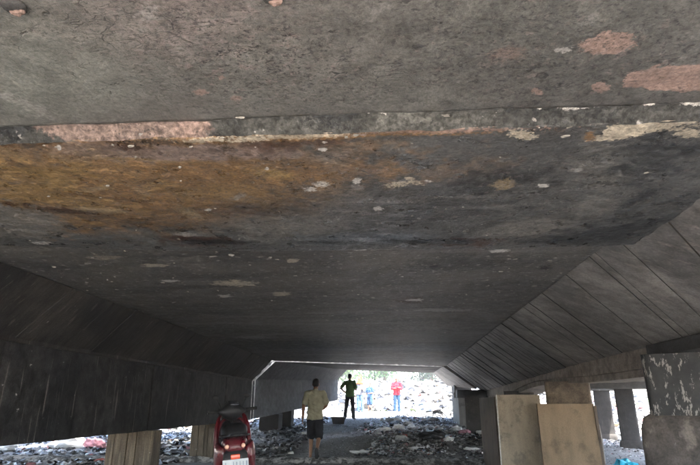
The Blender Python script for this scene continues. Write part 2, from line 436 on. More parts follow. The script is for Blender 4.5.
    hsum = t.math('ADD', hsum, t.math('MULTIPLY', sk, -2.2 * rug))
    h = t.math('ADD', t.math('ADD', t.math('MULTIPLY', fine, 1.6), t.math('MULTIPLY', grit, .9)), t.math('ADD', hsum, t.math('MULTIPLY', tiny, .35)))
    t.bump(h, relief, .011)
    t.put(t.b.inputs['Roughness'], t.ss(fine, .3, .7, rough - .18, rough + .12))
    return t.m

def broad(q): return min(q[2], q[3]) > .045 and q[6] >= .25
def stain(o, feats):  # broad stains and the painted sheen, as vertex colour
    n = len(o.data.vertices); co = np.empty(n * 3); o.data.vertices.foreach_get('co', co); x, y, z = co.reshape(-1, 3).T
    w = 4.2 * fbm(x * 14, y * 14, 51, 5) * .8 + 1.6 * fbm(x * 45, y * 45, 52, 3)
    rgb = np.zeros((n, 3)); al = np.zeros(n)
    for cx, cy, rx, ry, rot, col, soft, wp, op in feats:
        if not broad((cx, cy, rx, ry, rot, col, soft)): continue
        dx, dy = x - cx, y - cy; c, s = math.cos(rot), math.sin(rot)
        r = np.hypot((dx * c + dy * s) / rx, (-dx * s + dy * c) / ry) + w * wp
        m = op * (1 - sstep(1 - soft, 1 + soft, r))
        rgb = rgb * (1 - m)[:, None] + np.array(col)[None] * m[:, None]; al = al * (1 - m) + m
    ca = o.data.color_attributes.new('stain', 'FLOAT_COLOR', 'POINT')
    ca.data.foreach_set('color', np.concatenate([rgb / np.maximum(al, 1e-4)[:, None], al[:, None]], 1).ravel())
def soot_mat(name, a, b, streak_scale=(1, 1, 1), streak_col=PALE, th=(.66, .72), rough=.75, amt=.6, mott=.4, grain=(1, 1, 1), spec=.3):
    """sooty, scraped concrete; streak_scale sets how the scrapes run"""
    t = NT(name, rough, spec)
    big = t.noise(.9, 5, .6); fine = t.noise(7, 6, .65, vec=t.map(t.pos, scale=grain)); grit = t.noise(55, 5, .7)
    c = t.mix(t.ss(big, .36, .62), a, b)
    c = t.scale(c, t.ss(fine, .25, .75, 1 - mott, 1 + mott))
    s1 = t.noise(6, 4, .6, vec=t.map(t.pos, scale=streak_scale))
    c = t.mix(t.math('MULTIPLY', t.ss(s1, *th), amt), c, streak_col)
    s2 = t.noise(14, 3, .55); m2 = t.ss(s2, .72, .76); c = t.mix(t.math('MULTIPLY', m2, .7), c, PALE)
    c = t.scale(c, t.ss(grit, .25, .75, .72, 1.28))
    t.color(c)
    t.bump(t.math('ADD', t.math('MULTIPLY', fine, 1.3), t.math('ADD', t.math('MULTIPLY', grit, .8), t.math('MULTIPLY', m2, -.6))), .5, .012)
    return t.m

M = {}
M['near'] = soffit_mat('sooty_grey_concrete', (.130, .126, .114), (.118, .112, .103), F_NEAR, .50, (.76, .80), MAUVE, rug=.22, mott=.16, relief=.38, pitted=[(-.62, 1.36, .42, .24, .1), (-.35, 1.66, .36, .24, 0), (.62, 1.55, .52, .34, .1)],
                       cracks=[(-.825, 1.402, .40, .29, .43), (-.079, 1.632, .28, .135, .09)])
M['mid'] = soffit_mat('stained_rusty_concrete', (.085, .084, .080), (.066, .065, .062), F_MID, .40, (.73, .77), PALE, mott=.32, rug=.65, relief=.7, pitted=[(.55, 2.75, .85, .55, .1), (-1.0, 2.7, 1.2, .5, 0)], attr=True)
M['far'] = soffit_mat('smoked_concrete', (.122, .113, .099), (.092, .086, .079), F_FAR, .60, (.625, .68), (.30, .28, .25), mott=.25, streak=((.35, 3.2, 1), .25), rug=.3, relief=.4)
M['far2'] = soffit_mat('far_smoked_concrete', (.08, .074, .068), (.06, .057, .053), [], .75, (.68, .72), PALE, streak=((.5, 3.0, 1), .3))
M['lip'] = soffit_mat('chipped_concrete_edge', (.066, .065, .058), (.044, .044, .041), F_LIP, .75, (.69, .73), PALE, mott=.6, rug=1.3)
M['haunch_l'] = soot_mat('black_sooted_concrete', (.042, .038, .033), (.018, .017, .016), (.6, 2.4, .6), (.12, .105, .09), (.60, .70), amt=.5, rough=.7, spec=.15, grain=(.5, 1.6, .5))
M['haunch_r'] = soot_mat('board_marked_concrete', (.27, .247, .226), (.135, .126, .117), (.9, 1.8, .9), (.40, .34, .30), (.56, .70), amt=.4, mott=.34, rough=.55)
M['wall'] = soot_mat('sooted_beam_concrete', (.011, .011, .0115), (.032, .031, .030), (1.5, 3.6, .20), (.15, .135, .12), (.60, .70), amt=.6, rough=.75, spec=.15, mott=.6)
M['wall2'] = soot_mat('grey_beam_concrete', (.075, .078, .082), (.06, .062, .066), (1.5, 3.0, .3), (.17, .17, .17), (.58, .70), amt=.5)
M['beam'] = soot_mat('brown_beam_concrete', (.30, .25, .20), (.22, .185, .155), (.5, .5, 2.5), (.24, .2, .165), (.55, .68), amt=.4)
M['dark_beam'] = soot_mat('dark_beam_concrete', (.035, .034, .034), (.05, .048, .046), (1, 1, 1))
M['pile'] = soot_mat('brown_pile_concrete', (.125, .097, .068), (.080, .064, .046), (4, 4, .25), (.22, .18, .13), (.54, .66), amt=.6, mott=.5, grain=(2, 2, .25))
M['pile_dark'] = soot_mat('sooted_pile_concrete', (.050, .046, .042), (.035, .033, .032), (3, 3, .3), (.11, .10, .09), (.6, .7), amt=.5)
M['jacket'] = soot_mat('stained_jacket_concrete', (.155, .128, .108), (.072, .062, .055), (1, 1, .8), (.25, .215, .185), (.57, .72), amt=.55, mott=.5)
M['col_brown'] = soot_mat('brown_column_concrete', (.16, .125, .09), (.10, .08, .06), (1, 1, .8), (.17, .14, .1), (.6, .7), amt=.5, mott=.5)
M['black_pile'] = soot_mat('blackened_pile_concrete', (.022, .019, .016), (.014, .013, .012), (3, 3, .3), (.06, .05, .04), (.6, .7), amt=.5, spec=.15)
M['soot'] = plain('packed_soot', (.035, .033, .031), .9, .2)
M['deck'] = plain('deck_concrete', (.30, .29, .27), .85, .2, .2, 2)
def peeled():
    t = NT('peeling_black_paint', .55, .4)
    fine = t.noise(8, 6, .65); grit = t.noise(60, 5, .7)
    c = t.scale(t.mix(t.ss(t.noise(2, 4), .4, .6), (.016, .0165, .017), (.028, .027, .026)), t.ss(fine, .25, .75, .6, 1.4))
    p = t.noise(9, 7, .72, vec=t.map(t.pos, loc=(1.3, .2, .45), scale=(2.0, 2.0, .75)))
    gate = t.ss(t.noise(1.6, 2, .5, vec=t.map(t.pos, loc=(.4, 0, .9))), .30, .44)
    m = t.math('MULTIPLY', t.ss(p, .560, .58), gate)
    c = t.mix(m, c, t.scale((.28, .265, .24), t.ss(grit, .2, .8, .75, 1.2)))
    t.color(c); t.bump(t.math('ADD', t.math('MULTIPLY', m, -1.5), t.math('ADD', fine, grit)), .5, .01)
    return t.m
M['peeled'] = peeled()
def board_mat(name, a, b, stain):
    t = NT(name, .75, .25)
    g = t.noise(3, 5, .6, vec=t.map(t.pos, scale=(2.5, 2.5, .6))); fine = t.noise(16, 5, .65); grit = t.noise(90, 4, .6)
    c = t.mix(t.ss(g, .3, .7), a, b)
    c = t.mix(t.math('MULTIPLY', t.ss(t.noise(2.6, 7, .72), .52, .64), .6), c, stain)
    c = t.mix(t.math('MULTIPLY', t.ss(fine, .62, .72), .5), c, stain)
    t.color(t.scale(c, t.ss(grit, .2, .8, .82, 1.18)))
    t.bump(t.math('ADD', fine, t.math('MULTIPLY', grit, .4)), .3, .006)
    return t.m
M['ply'] = board_mat('weathered_plywood', (.26, .190, .120), (.20, .146, .092), (.105, .078, .052))
M['cement_board'] = board_mat('stained_cement_board', (.29, .24, .175), (.21, .172, .125), (.08, .067, .052))
M['dark_board'] = board_mat('dark_brown_board', (.15, .115, .085), (.10, .078, .06), (.02, .017, .015))
M['grey_board'] = board_mat('pier_face', (.18, .175, .165), (.12, .117, .11), (.04, .038, .035))
M['edge_white'] = plain('gap_light_white', (.62, .62, .60), .8, .2, .45, 9, .4)

def dirt():
    t = NT('black_trodden_dirt', .85, .25)
    big = t.noise(.8, 5, .6); fine = t.noise(7, 6, .7); grit = t.noise(60, 4, .7)
    c = t.mix(t.ss(big, .38, .62), (.20, .197, .19), (.30, .295, .285))
    c = t.mix(t.ss(fine, .56, .70), c, (.38, .37, .355))
    c = t.mix(t.ss(fine, .42, .30), c, (.03, .029, .028))
    # outside the viaduct: pale dust, added to bounce light onto the soffit
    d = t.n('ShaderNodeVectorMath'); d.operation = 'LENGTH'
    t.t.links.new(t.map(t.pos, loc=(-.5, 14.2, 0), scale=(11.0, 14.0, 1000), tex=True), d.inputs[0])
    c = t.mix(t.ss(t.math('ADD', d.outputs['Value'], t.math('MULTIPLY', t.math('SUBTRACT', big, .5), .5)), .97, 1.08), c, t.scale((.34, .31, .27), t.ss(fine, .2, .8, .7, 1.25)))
    t.color(t.scale(c, t.ss(grit, .2, .8, .75, 1.25)))
    t.bump(t.math('ADD', fine, t.math('MULTIPLY', grit, .5)), .7, .03)
    return t.m
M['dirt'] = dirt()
def vcol(name, rough=.6, spec=.4):
    t = NT(name, rough, spec)
    a = t.n('ShaderNodeAttribute'); a.attribute_name = 'col'
    t.color(t.scale(a.outputs['Color'], t.ss(t.noise(25, 3), .2, .8, .75, 1.2)))
    return t.m
M['trash'] = vcol('mixed_rubbish', .38, .5)

# ================================================================== GROUND
def gh(x, y):
    x = np.asarray(x, float); y = np.asarray(y, float)
    base = np.interp(y, [-50, 12, 13, 15, 18, 20, 22.5, 25, 28, 33, 46, 60, 90], [0, 0, .07, .28, .48, .60, .67, .80, .78, 1.1, 2.9, 3.0, 3.0])
    side = 1 - .75 * sstep(3.6, 6.5, x) * (1 - sstep(24, 34, y)) - .9 * sstep(-4.2, -7.5, x) * (1 - sstep(24, 34, y))
    h = base * side
    h = h + .20 * np.exp(-((x - 1.0) / 1.7) ** 2 - ((y - 14.6) / 1.3) ** 2)
    h = h + .10 * np.exp(-((x - .4) / 1.5) ** 2 - ((y - 18.5) / 2.5) ** 2)
    near = np.exp(-((x) / 40) ** 2 - ((y - 10) / 60) ** 2)
    h = h + near * (.10 * fbm(x * .9, y * .9, 3) + .13 * fbm(x * 3.5, y * 3.5, 9, 3)) * (.35 + .65 * sstep(12, 14, y)) * sstep(-3, 9, y)
    h = h + sstep(26, 34, y) * near * .5 * fbm(x * .5, y * .5, 5)
    return h
def build_ground():
    xs = np.concatenate([np.linspace(-700, -40, 12), np.linspace(-36, -12, 30), np.linspace(-11.6, 11.6, 200), np.linspace(12, 36, 30), np.linspace(40, 700, 12)])
    ys = np.concatenate([np.linspace(-500, -30, 10), np.linspace(-26, 8, 40), np.linspace(8.2, 30, 240), np.linspace(30.4, 60, 60), np.linspace(64, 1200, 16)])
    X, Y, f = grid_mesh(xs, ys)
    Z = gh(X, Y)
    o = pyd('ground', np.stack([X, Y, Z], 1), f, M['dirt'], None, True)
    tag(o, 'dark trodden dirt and rubbish-strewn ground under the viaduct', kind='structure')
build_ground()
def gz(x, y): return float(gh(x, y))

# ================================================================== NEAR VIADUCT
VIA = empty('concrete_viaduct', (0, 0, 0), 0, 'low smoke-blackened concrete viaduct overhead with sloped haunches and stained soffit', 'viaduct')
XL, XR, XW, XB = -3.31, 1.62, -3.80, 2.82
def gap_y(x): return 16.15 + .50 * x                       # skewed end of the near deck
def j1(x): return 1.925 + .018 * x + .012 * fbm(np.asarray(x) * 5, 0 * np.asarray(x), 4)
def j2(x):
    return np.interp(x, [-4, -2.87, -1.45, -.31, .8, 1.6, 3], [3.15, 3.43, 3.69, 3.765, 3.805, 3.80, 3.79]) + .03 * fbm(np.asarray(x) * 4, 0 * np.asarray(x), 8) + .03 * fbm(np.asarray(x) * 16, 0 * np.asarray(x), 18)

def slab(name, fy0, fy1, zf, mat, nx, ny, x0, x1, top=2.46, parent=VIA):
    """a slab whose underside is an uneven sheet z = zf(x, y, s)"""
    u = np.linspace(x0, x1, nx); s = np.linspace(0, 1, ny)
    U, S, f = grid_mesh(u, s)
    Y = fy0(U) + (fy1(U) - fy0(U)) * S
    Z = zf(U, Y, S)
    v = list(np.stack([U, Y, Z], 1)); n = nx * ny
    ring = [i for i in range(nx)] + [j * nx + nx - 1 for j in range(1, ny)] + [(ny - 1) * nx + i for i in range(nx - 2, -1, -1)] + [j * nx for j in range(ny - 2, 0, -1)]
    k = len(v)
    for i in ring: v.append(np.array([v[i][0], v[i][1], top]))
    f = list(f); R = len(ring)
    for i in range(R): f.append((ring[i], ring[(i + 1) % R], k + (i + 1) % R, k + i))
    f.append(tuple(range(k, k + R)))
    return pyd(name, v, f, mat, parent, True)

slab('soffit_slab', lambda x: 0 * x - .9, lambda x: j1(x) - .004,
     lambda x, y, s: 2.30 + .010 * fbm(x * 1.2, y * 1.2, 2) + .006 * fbm(x * 6, y * 6, 3), M['near'], 150, 90, XL, XR)
def zmid(x, y, s):
    d0 = y - j1(x); d1 = j2(x) - y
    lift = .012 * (1 - sstep(0, .05, d1)) + .012 * (1 - sstep(0, .05, d0))
    return 2.248 + lift + .030 * fbm(x * 1.3, y * 2.2, 6) + .014 * fbm(x * 5, y * 7, 12) + .009 * np.abs(fbm(x * 13 + 2 * fbm(x * 4, y * 4, 15), y * 20, 14, 5)) + .004 * fbm(x * 40, y * 55, 19)
stain(slab('soffit_slab', lambda x: j1(x) + .035, lambda x: j2(x) - .004, zmid, M['mid'], 560, 210, XL - .06, XR + .13), F_MID)
def build_lip():
    xs = np.linspace(XL - .03, XR + .06, 520); rows = []
    for k, (dy, z) in enumerate([(-.022, 2.303), (-.004, 2.294), (.010, 2.282), (.022, 2.266), (.036, 2.246), (.06, 2.27)]):
        y = j1(xs) + dy + .022 * fbm(xs * 14, xs * 0 + k * .7, 21, 5); zz = z + (.014 if k else .004) * fbm(xs * 11, xs * 0 + k * .5, 31, 5)
        rows.append(np.stack([xs, y, zz], 1))
    n = len(xs); v = np.concatenate(rows)
    f = [(k * n + i, k * n + i + 1, (k + 1) * n + i + 1, (k + 1) * n + i) for k in range(5) for i in range(n - 1)]
    pyd('slab_edge', v, f, M['lip'], VIA, False)
build_lip()
slab('soffit_slab', lambda x: j2(x) + .004, lambda x: gap_y(x),
     lambda x, y, s: 2.30 - .012 * np.exp(-((y - j2(x)) / .03) ** 2) + .018 * fbm(x * .8, y * .8, 41) + .008 * fbm(x * 5, y * 5, 42), M['far'], 120, 240, XL, XR)

# deck plate above with outer cantilevers, the unseen left one stretched out for shade
def prism(name, poly_xy, z0, z1, mat, parent):
    n = len(poly_xy)
    v = [(x, y, z0) for x, y in poly_xy] + [(x, y, z1) for x, y in poly_xy]
    f = [tuple(range(n))[::-1], tuple(range(n, 2 * n))] + [(i, (i + 1) % n, n + (i + 1) % n, n + i) for i in range(n)]
    return pyd(name, v, f, mat, parent)
prism('deck_plate', [(-12.5, -1.0), (7.1, -1.0), (7.1, gap_y(4.2)), (2.9, gap_y(2.9)), (-4.4, gap_y(-4.4)), (-12.5, gap_y(-12.5) + 3)], 2.465, 2.72, M['deck'], VIA)

# haunches: board-marked strips, each its own piece
def haunch(name, top, bot, ys, skew, mat, thick=.30, side=1, seed=0):
    root = bpy.data.objects.new(name, None); COL.objects.link(root); root.parent = VIA
    rs = random.Random(seed)
    for a, b in zip(ys[:-1], ys[1:]):
        off = rs.uniform(-.006, .008); g = rs.choice([.001, .0015, .002, .003, .006])
        yb0, yb1 = a + g / 2, b - g / 2
        nx, ny = 9, 4
        v = []; f = []
        for j in range(ny):
            for i in range(nx):
                s = i / (nx - 1); w = j / (ny - 1)
                y = yb0 + (yb1 - yb0) * w
                tx, tz = top(y); bx, bz = bot(y + skew)
                x = tx + (bx - tx) * s; z = tz + (bz - tz) * s; yy = y + skew * s
                e = .0015 if (j in (0, ny - 1)) else 0
                nrm = off + e + .012 * float(fbm(x * 3 + seed, yy * 3, 61)) + .01 * float(fbm(x * 9, yy * 9, 62))
                v.append((x + side * nrm * .45, yy, z + nrm * .9))
        for j in range(ny - 1):
            for i in range(nx - 1):
                q = j * nx + i; f.append((q, q + 1, q + nx + 1, q + nx))
        rim = [i for i in range(nx)] + [j * nx + nx - 1 for j in range(1, ny)] + [(ny - 1) * nx + i for i in range(nx - 2, -1, -1)] + [j * nx for j in range(ny - 2, 0, -1)]
        n0 = len(v); R = len(rim)
        v += [v[q] for q in rim]; v += [(v[q][0] + side * thick * .4, v[q][1], v[q][2] + thick * .9) for q in rim]
        for i in range(R): f.append((n0 + i, n0 + (i + 1) % R, n0 + R + (i + 1) % R, n0 + R + i))
        o = pyd('board_strip', v, f, mat, root, True); nf = (ny - 1) * (nx - 1)
        o.data.materials.append(M['soot'])                     # joints packed with soot
        o.data.polygons.foreach_set('material_index', [0 if k < nf else 1 for k in range(len(o.data.polygons))])
        o.data.polygons.foreach_set('use_smooth', [k < nf for k in range(len(o.data.polygons))])
    return root
def haunch_backing(root, top, bot, y0, y1, side, mat):  # backing added behind the strips to stop light leaking through joints
    rings = []
    for y in np.linspace(y0, y1, 24):
        (tx, tz), (bx, bz) = top(y), bot(y)
        rings.append([(tx + side * .03, y, tz + .05), (bx + side * .035, y, bz + .05), (bx + side * .5, y, bz + .12), (bx + side * .5, y, 2.45), (tx + side * .03, y, 2.45)])
    v, f = loft(rings); pyd('haunch_backing', v, f, mat, root)
def cuts(a, b, lo, hi, seed):
    r = random.Random(seed); l = [a]
    while l[-1] < b - hi: l.append(l[-1] + r.uniform(lo, hi))
    l.append(b); return l
SK = 1.1
rb_ = lambda y: (XB, float(np.interp(y, [0, 8, 10.6, 17, 20], [1.75, 1.75, 1.69, 1.56, 1.55])))
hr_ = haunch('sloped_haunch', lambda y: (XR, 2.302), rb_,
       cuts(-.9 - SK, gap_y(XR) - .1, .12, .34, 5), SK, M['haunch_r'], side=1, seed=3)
haunch_backing(hr_, lambda y: (XR, 2.302), rb_, -.9, gap_y(XR) + .1, 1, M['soot'])
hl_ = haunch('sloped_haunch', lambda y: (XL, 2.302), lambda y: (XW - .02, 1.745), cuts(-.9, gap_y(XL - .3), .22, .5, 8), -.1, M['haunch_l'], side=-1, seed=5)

haunch_backing(hl_, lambda y: (XL, 2.302), lambda y: (XW - .02, 1.745), -.9, gap_y(XL) - .4, -1, M['soot'])
# left side beam, panel by panel
def side_beam():
    root = bpy.data.objects.new('side_beam', None); COL.objects.link(root); root.parent = VIA
    ys = [-.9, 1.6, 3.5, 4.9, 6.25, 8.25, 10.1, 12.0, gap_y(XW) - .02]
    for k, (a, b) in enumerate(zip(ys[:-1], ys[1:])):
        off = [0, .006, -.004, .003, -.006, .008, 0, .005][k]
        n, m = 14, 10; v = []; f = []
        for j in range(m):
            for i in range(n):
                y = a + .008 + (b - a - .016) * i / (n - 1); z = .768 + (1.742 - .768) * j / (m - 1)
                e = -.008 if i in (0, n - 1) else 0
                v.append((XW + off + e + .016 * float(fbm(y * 2, z * 2, 71)), y, z + (.012 * float(fbm(y * 5, z, 72)) if j == 0 else 0)))
        N = len(v)
        v += [(-4.45, p[1], p[2]) for p in v[:N]]
        for j in range(m - 1):
            for i in range(n - 1): q = j * n + i; f.append((q, q + 1, q + n + 1, q + n))
        for i in range(n - 1):
            f.append((i, i + 1, N + i + 1, N + i)); q = (m - 1) * n + i; f.append((q, q + 1, N + q + 1, N + q))
        for j in range(m - 1):
            q = j * n; f.append((q, q + n, N + q + n, N + q)); q += n - 1; f.append((q, q + n, N + q + n, N + q))
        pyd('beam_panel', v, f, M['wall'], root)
    # ledge along the top of the beam, the seam below the haunch
    bm = bmesh.new(); box(bm, (-4.2, 6.6, 1.78), (.83, 15.0, .07), bevel=.012)
    bobj('beam_ledge', bm, M['haunch_l'], root)
side_beam()
# right edge beam under the haunch
def edge_beam():
    root = bpy.data.objects.new('edge_beam', None); COL.objects.link(root); root.parent = VIA
    ys = np.linspace(5.75, 17.2, 60)
    for nm, x0, za, zb, mat in (('beam_web', XB + .03, 1.80, 1.545, M['beam']), ('beam_flange', XB + .055, 1.542, 1.455, M['beam'])):
        dark = mat
        rings = []
        for y in ys:
            d = .05 * float(sstep(7.5, 10.5, y)) - .20 * float(sstep(11, 15, y))
            n = .012 * float(fbm(y * 3, za * 5, 81)); m_ = .015 * float(fbm(y * 3, zb * 5 + 3, 82))
            dz = d if nm == 'beam_flange' else 0.0
            dz1 = d
            rings.append([(x0 + n, y, za + (dz if nm != 'beam_web' else 0)), (x0 + .55, y, za + (dz if nm != 'beam_web' else 0)), (x0 + .55, y, zb + dz1 + m_), (x0 + m_, y, zb + dz1 + m_)])
        v, f = loft(rings); pyd(nm, v, f, mat, root)
edge_beam()
# outer cross-beams carrying the right cantilever (dark)
bm = bmesh.new(); box(bm, (5.1, 14.9, 1.90), (3.5, .8, .72), bevel=.02); bobj('cross_beam', bm, M['dark_beam'], VIA)
bm = bmesh.new(); box(bm, (5.1, 6.6, 2.0), (3.5, .7, .9), bevel=.02); bobj('cross_beam', bm, M['dark_beam'], VIA)
bm = bmesh.new(); box(bm, (6.35, 10.7, 2.08), (.6, 7.4, .74), bevel=.02); bobj('outer_beam', bm, M['dark_beam'], VIA)

def column(x, y, z0, z1, r, mat, seed=0, turn=0.0, n=40):
    """square column with worn round arrises, turned with the skew of the deck"""
    rings = []; ct, st = math.cos(turn), math.sin(turn)
    for k in range(18):
        z = z0 + (z1 - z0) * k / 17; rr = []
        for i in range(n):
            a = 2 * PI * (i + .5) / n; c, q = math.cos(a), math.sin(a); m = max(abs(c), abs(q)); e = .16
            px = r * math.copysign(abs(c) ** e, c); py = r * math.copysign(abs(q) ** e, q)
            d = 1 + .03 * float(fbm(i * .6, z * 4, seed))
            rr.append((x + (px * ct - py * st) * d, y + (px * st + py * ct) * d, z))
        rings.append(rr)
    v, f = loft(rings); return pyd('column', v, f, mat, VIA, False)
def jacket(col, x, y, z0, z1, rx, ry, mat, seed=0, rot=0):
    """rounded-square concrete jacket cast round the foot of a column"""
    rings = []; n = 44
    for k in range(16):
        s = k / 15; z = z0 + (z1 - z0) * (s if s < .8 else .8 + .2 * math.sin((s - .8) / .2 * PI / 2))
        sh = 1.0 if s < .80 else 1 - .20 * ((s - .80) / .20) ** 2
        rr = []
        for i in range(n):
            a = 2 * PI * i / n; c, q = math.cos(a), math.sin(a)
            e = .22; px = rx * sh * math.copysign(abs(c) ** e, c); py = ry * sh * math.copysign(abs(q) ** e, q)
            d = 1 + .05 * float(fbm(i * .5, z * 3, seed))
            px, py = px * math.cos(rot) - py * math.sin(rot), px * math.sin(rot) + py * math.cos(rot)
            rr.append((x + px * d, y + py * d, z + (.03 * float(fbm(i * .4, 1, seed + 1)) if k > 12 else 0)))
        rings.append(rr)
    v, f = loft(rings); return pyd('jacket', v, f, mat, col, True)
bm = bmesh.new(); box(bm, (3.20, 5.3, 1.70), (.90, 1.5, .13), bevel=.015); bobj('bearing_block', bm, M['dark_beam'], VIA)
c1 = column(2.95, 5.75, -.3, 1.63, .35, M['peeled'], 1, -.48)
jacket(c1, 2.96, 5.78, -.3, 1.06, .46, .46, M['jacket'], 2, -.48)
c2 = column(2.95, 9.6, -.3, 1.52, .355, M['col_brown'], 3, -.28)
jacket(c2, 2.95, 9.6, -.3, .95, .43, .42, M['jacket'], 4, -.28)
c3 = column(2.95, 13.3, -.3, 1.45, .34, M['pile_dark'], 5, -.2)
c4 = column(6.02, 14.9, -.3, 1.6, .225, M['pile_dark'], 6, -.38)
jacket(c4, 6.02, 14.9, -.3, .28, .28, .28, M['pile_dark'], 7, -.38)
c5 = column(6.55, 17.9, -.3, 2.0, .24, M['pile_dark'], 8, -.35)
jacket(c5, 6.55, 17.9, -.3, .3, .29, .29, M['pile_dark'], 9, -.35)
bm = bmesh.new(); box(bm, (5.6, 17.9, 1.92), (2.8, .7, .72), bevel=.02); bobj('cross_beam', bm, M['dark_beam'], VIA)

def pile(x0, x1, y0, y1, z0, z1, mat, seed):
    """square pile with board-cast faces: each board is a strip"""
    p = bpy.data.objects.new('pile', None); COL.objects.link(p); p.parent = VIA
    r = random.Random(seed); n = 5
    xs = [x0 + (x1 - x0) * (k + (r.uniform(-.25, .25) if 0 < k < n else 0)) / n for k in range(n + 1)]
    for a, b in zip(xs[:-1], xs[1:]):
        bm = bmesh.new(); d = r.uniform(-.02, .02)
        box(bm, ((a + b) / 2, (y0 + y1) / 2 + d, (z0 + z1) / 2), (b - a - .008, y1 - y0, z1 - z0), bevel=.008)
        for v in bm.verts: v.co += Vector((.012 * float(fbm(v.co.z * 3, v.co.x * 5, seed)), .012 * float(fbm(v.co.z * 4, v.co.x * 6, seed + 3)), 0))
        bobj('cast_strip', bm, mat, p)
    bm = bmesh.new(); box(bm, ((x0 + x1) / 2, (y0 + y1) / 2, (z0 + z1) / 2), (x1 - x0 - .06, y1 - y0 - .06, z1 - z0 - .01)); bobj('pile_core', bm, M['pile_dark'], p)
pile(-4.40, -3.66, 8.2, 8.5, -.3, .772, M['pile'], 1)
pile(-4.45, -3.75, 11.8, 12.15, -.3, .772, M['pile'], 2)
pile(-4.40, -3.80, 13.35, 13.9, -.3, .772, M['black_pile'], 3)

# studs of spalled aggregate on the near slab
for k, (x, y, r) in enumerate(((-1.117, 1.190, .036), (-.328, 1.215, .034))):
    bm = bmesh.new(); ell(bm, (0, 0, 0), (r, r * .95, .016), sub=3)
    for v in bm.verts: v.co *= 1 + .25 * float(fbm(v.co.x * 60, v.co.y * 60 + k, 5))
    o = bobj('cast_lump', bm, M['dark_beam'] if k == 0 else M['pinkstone'] if 'pinkstone' in M else M['lip'], VIA, True); o.location = (x, y, 2.293)
    bm = bmesh.new(); ell(bm, (.006, .010, -.010), (r * .62, r * .5, .010), sub=3)
    for v in bm.verts: v.co *= 1 + .4 * float(fbm(v.co.x * 80, v.co.y * 80 + k, 6))
    q = bobj('broken_core', bm, plain('pink_aggregate', PINK, .85, .2, .4, 60, .5), o, True)

# curling paint and concrete flakes hanging from the soffit: real scabs, too many and too small to pick apart
def flakes():
    V = []; F = []
    spots = []
    for _ in range(190):
        x = random.uniform(XL + .1, XR - .05)
        u = random.random()
        y = random.uniform(1.3, 1.92) if u < .0 else random.gauss(1.95, .03) if u < .14 else random.uniform(2.0, 3.7) if u < .30 else 3.75 + random.expovariate(1 / 3.0)
        if y > gap_y(x) - .2: continue
        spots.append((x, y))
    for x, y in spots:
        z = 2.292 if y < j1(x) or y > j2(x) else 2.238
        r = random.uniform(.002, .009) if y < 3.7 else random.uniform(.004, .014); el = random.uniform(.8, 2.6); a = random.gauss(0, .4); n = 9
        b = len(V); tilt = random.uniform(0, .5)
        for lay in (0, .003):
            for i in range(n):
                t = 2 * PI * i / n; rr = r * random.uniform(.35, 1.3)
                px, py = rr * el * math.cos(t), rr * math.sin(t)
                V.append((x + px * math.cos(a) - py * math.sin(a), y + px * math.sin(a) + py * math.cos(a), z - .006 - max(0, py) * tilt + lay))
        F.append(tuple(range(b, b + n))); F.append(tuple(range(b + n, b + 2 * n)))
        for i in range(n): F.append((b + i, b + (i + 1) % n, b + n + (i + 1) % n, b + n + i))
    o = pyd('paint_flakes', V, F, plain('pale_flaking_skim', (.30, .28, .245), .85, .2, .6, 6, .3), VIA); o['kind'] = 'stuff'
flakes()

# ================================================================== FAR VIADUCT
VIB = empty('concrete_viaduct', (0, 0, 0), 0, 'farther grey concrete viaduct beyond the bright skewed gap', 'viaduct')
def far_section(s):
    """left wall bottom, left wall top, ceiling left, ceiling right, haunch foot right; s = 0 near end, 1 far end"""
    a = np.array([(-3.80, .78), (-3.80, 1.80), (-3.31, 2.305), (1.55, 2.295), (2.6, 1.62)])
    b = np.array([(-2.15, 1.31), (-2.15, 2.04), (-1.80, 2.405), (1.46, 2.28), (1.96, 1.81)])
    return a + (b - a) * s
def far_pt(k, s):
    x, z = far_section(s)[k]
    y0 = gap_y(x) + .24; return np.array([x, y0 + (20.5 - y0) * s, z])
def far_sheet(name, k0, k1, up, mat, n=14):
    S = np.linspace(0, 1, n); v = []; f = []; m = 8
    for s in S:
        a, b = far_pt(k0, s), far_pt(k1, s)
        for i in range(m):
            p = a + (b - a) * i / (m - 1); v.append(p + np.array([0, 0, .015 * float(fbm(p[0] * 2, p[1] * 2, 91))]))
    N = len(v); v += [p + np.array(up) for p in v[:N]]
    for j in range(n - 1):
        for i in range(m - 1):
            q = j * m + i; f.append((q, q + 1, q + m + 1, q + m)); q += N; f.append((q, q + 1, q + m + 1, q + m))
    for i in range(m - 1):
        f.append((i, i + 1, N + i + 1, N + i)); q = (n - 1) * m + i; f.append((q, q + 1, N + q + 1, N + q))
    for j in range(n - 1):
        q = j * m; f.append((q, q + m, N + q + m, N + q)); q += m - 1; f.append((q, q + m, N + q + m, N + q))
    return pyd(name, v, f, mat, VIB)
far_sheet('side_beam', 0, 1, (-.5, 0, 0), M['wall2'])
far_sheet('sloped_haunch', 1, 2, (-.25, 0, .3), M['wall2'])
far_sheet('soffit_slab', 2, 3, (0, 0, .34), M['far2'])
far_sheet('sloped_haunch', 3, 4, (.3, 0, .3), M['haunch_r'])
prism('deck_plate', [(-11, gap_y(-11) + 3.2), (-4.2, gap_y(-4.2) + .26), (2.6, gap_y(2.6) + .26), (3.4, 18.5), (3.4, 20.4), (-11, 20.4)], 2.88, 3.1, M['deck'], VIB)
def far_block(name, c, s, mat, bev=.015):
    bm = bmesh.new(); box(bm, c, s, bevel=bev); return bobj(name, bm, mat, VIB)
far_block('cap_beam', (2.95, 17.5, 1.47), (2.0, .5, .24), M['dark_beam'])
far_block('cap_beam', (2.40, 19.9, 1.70), (.6, 1.0, .3), M['dark_beam'])
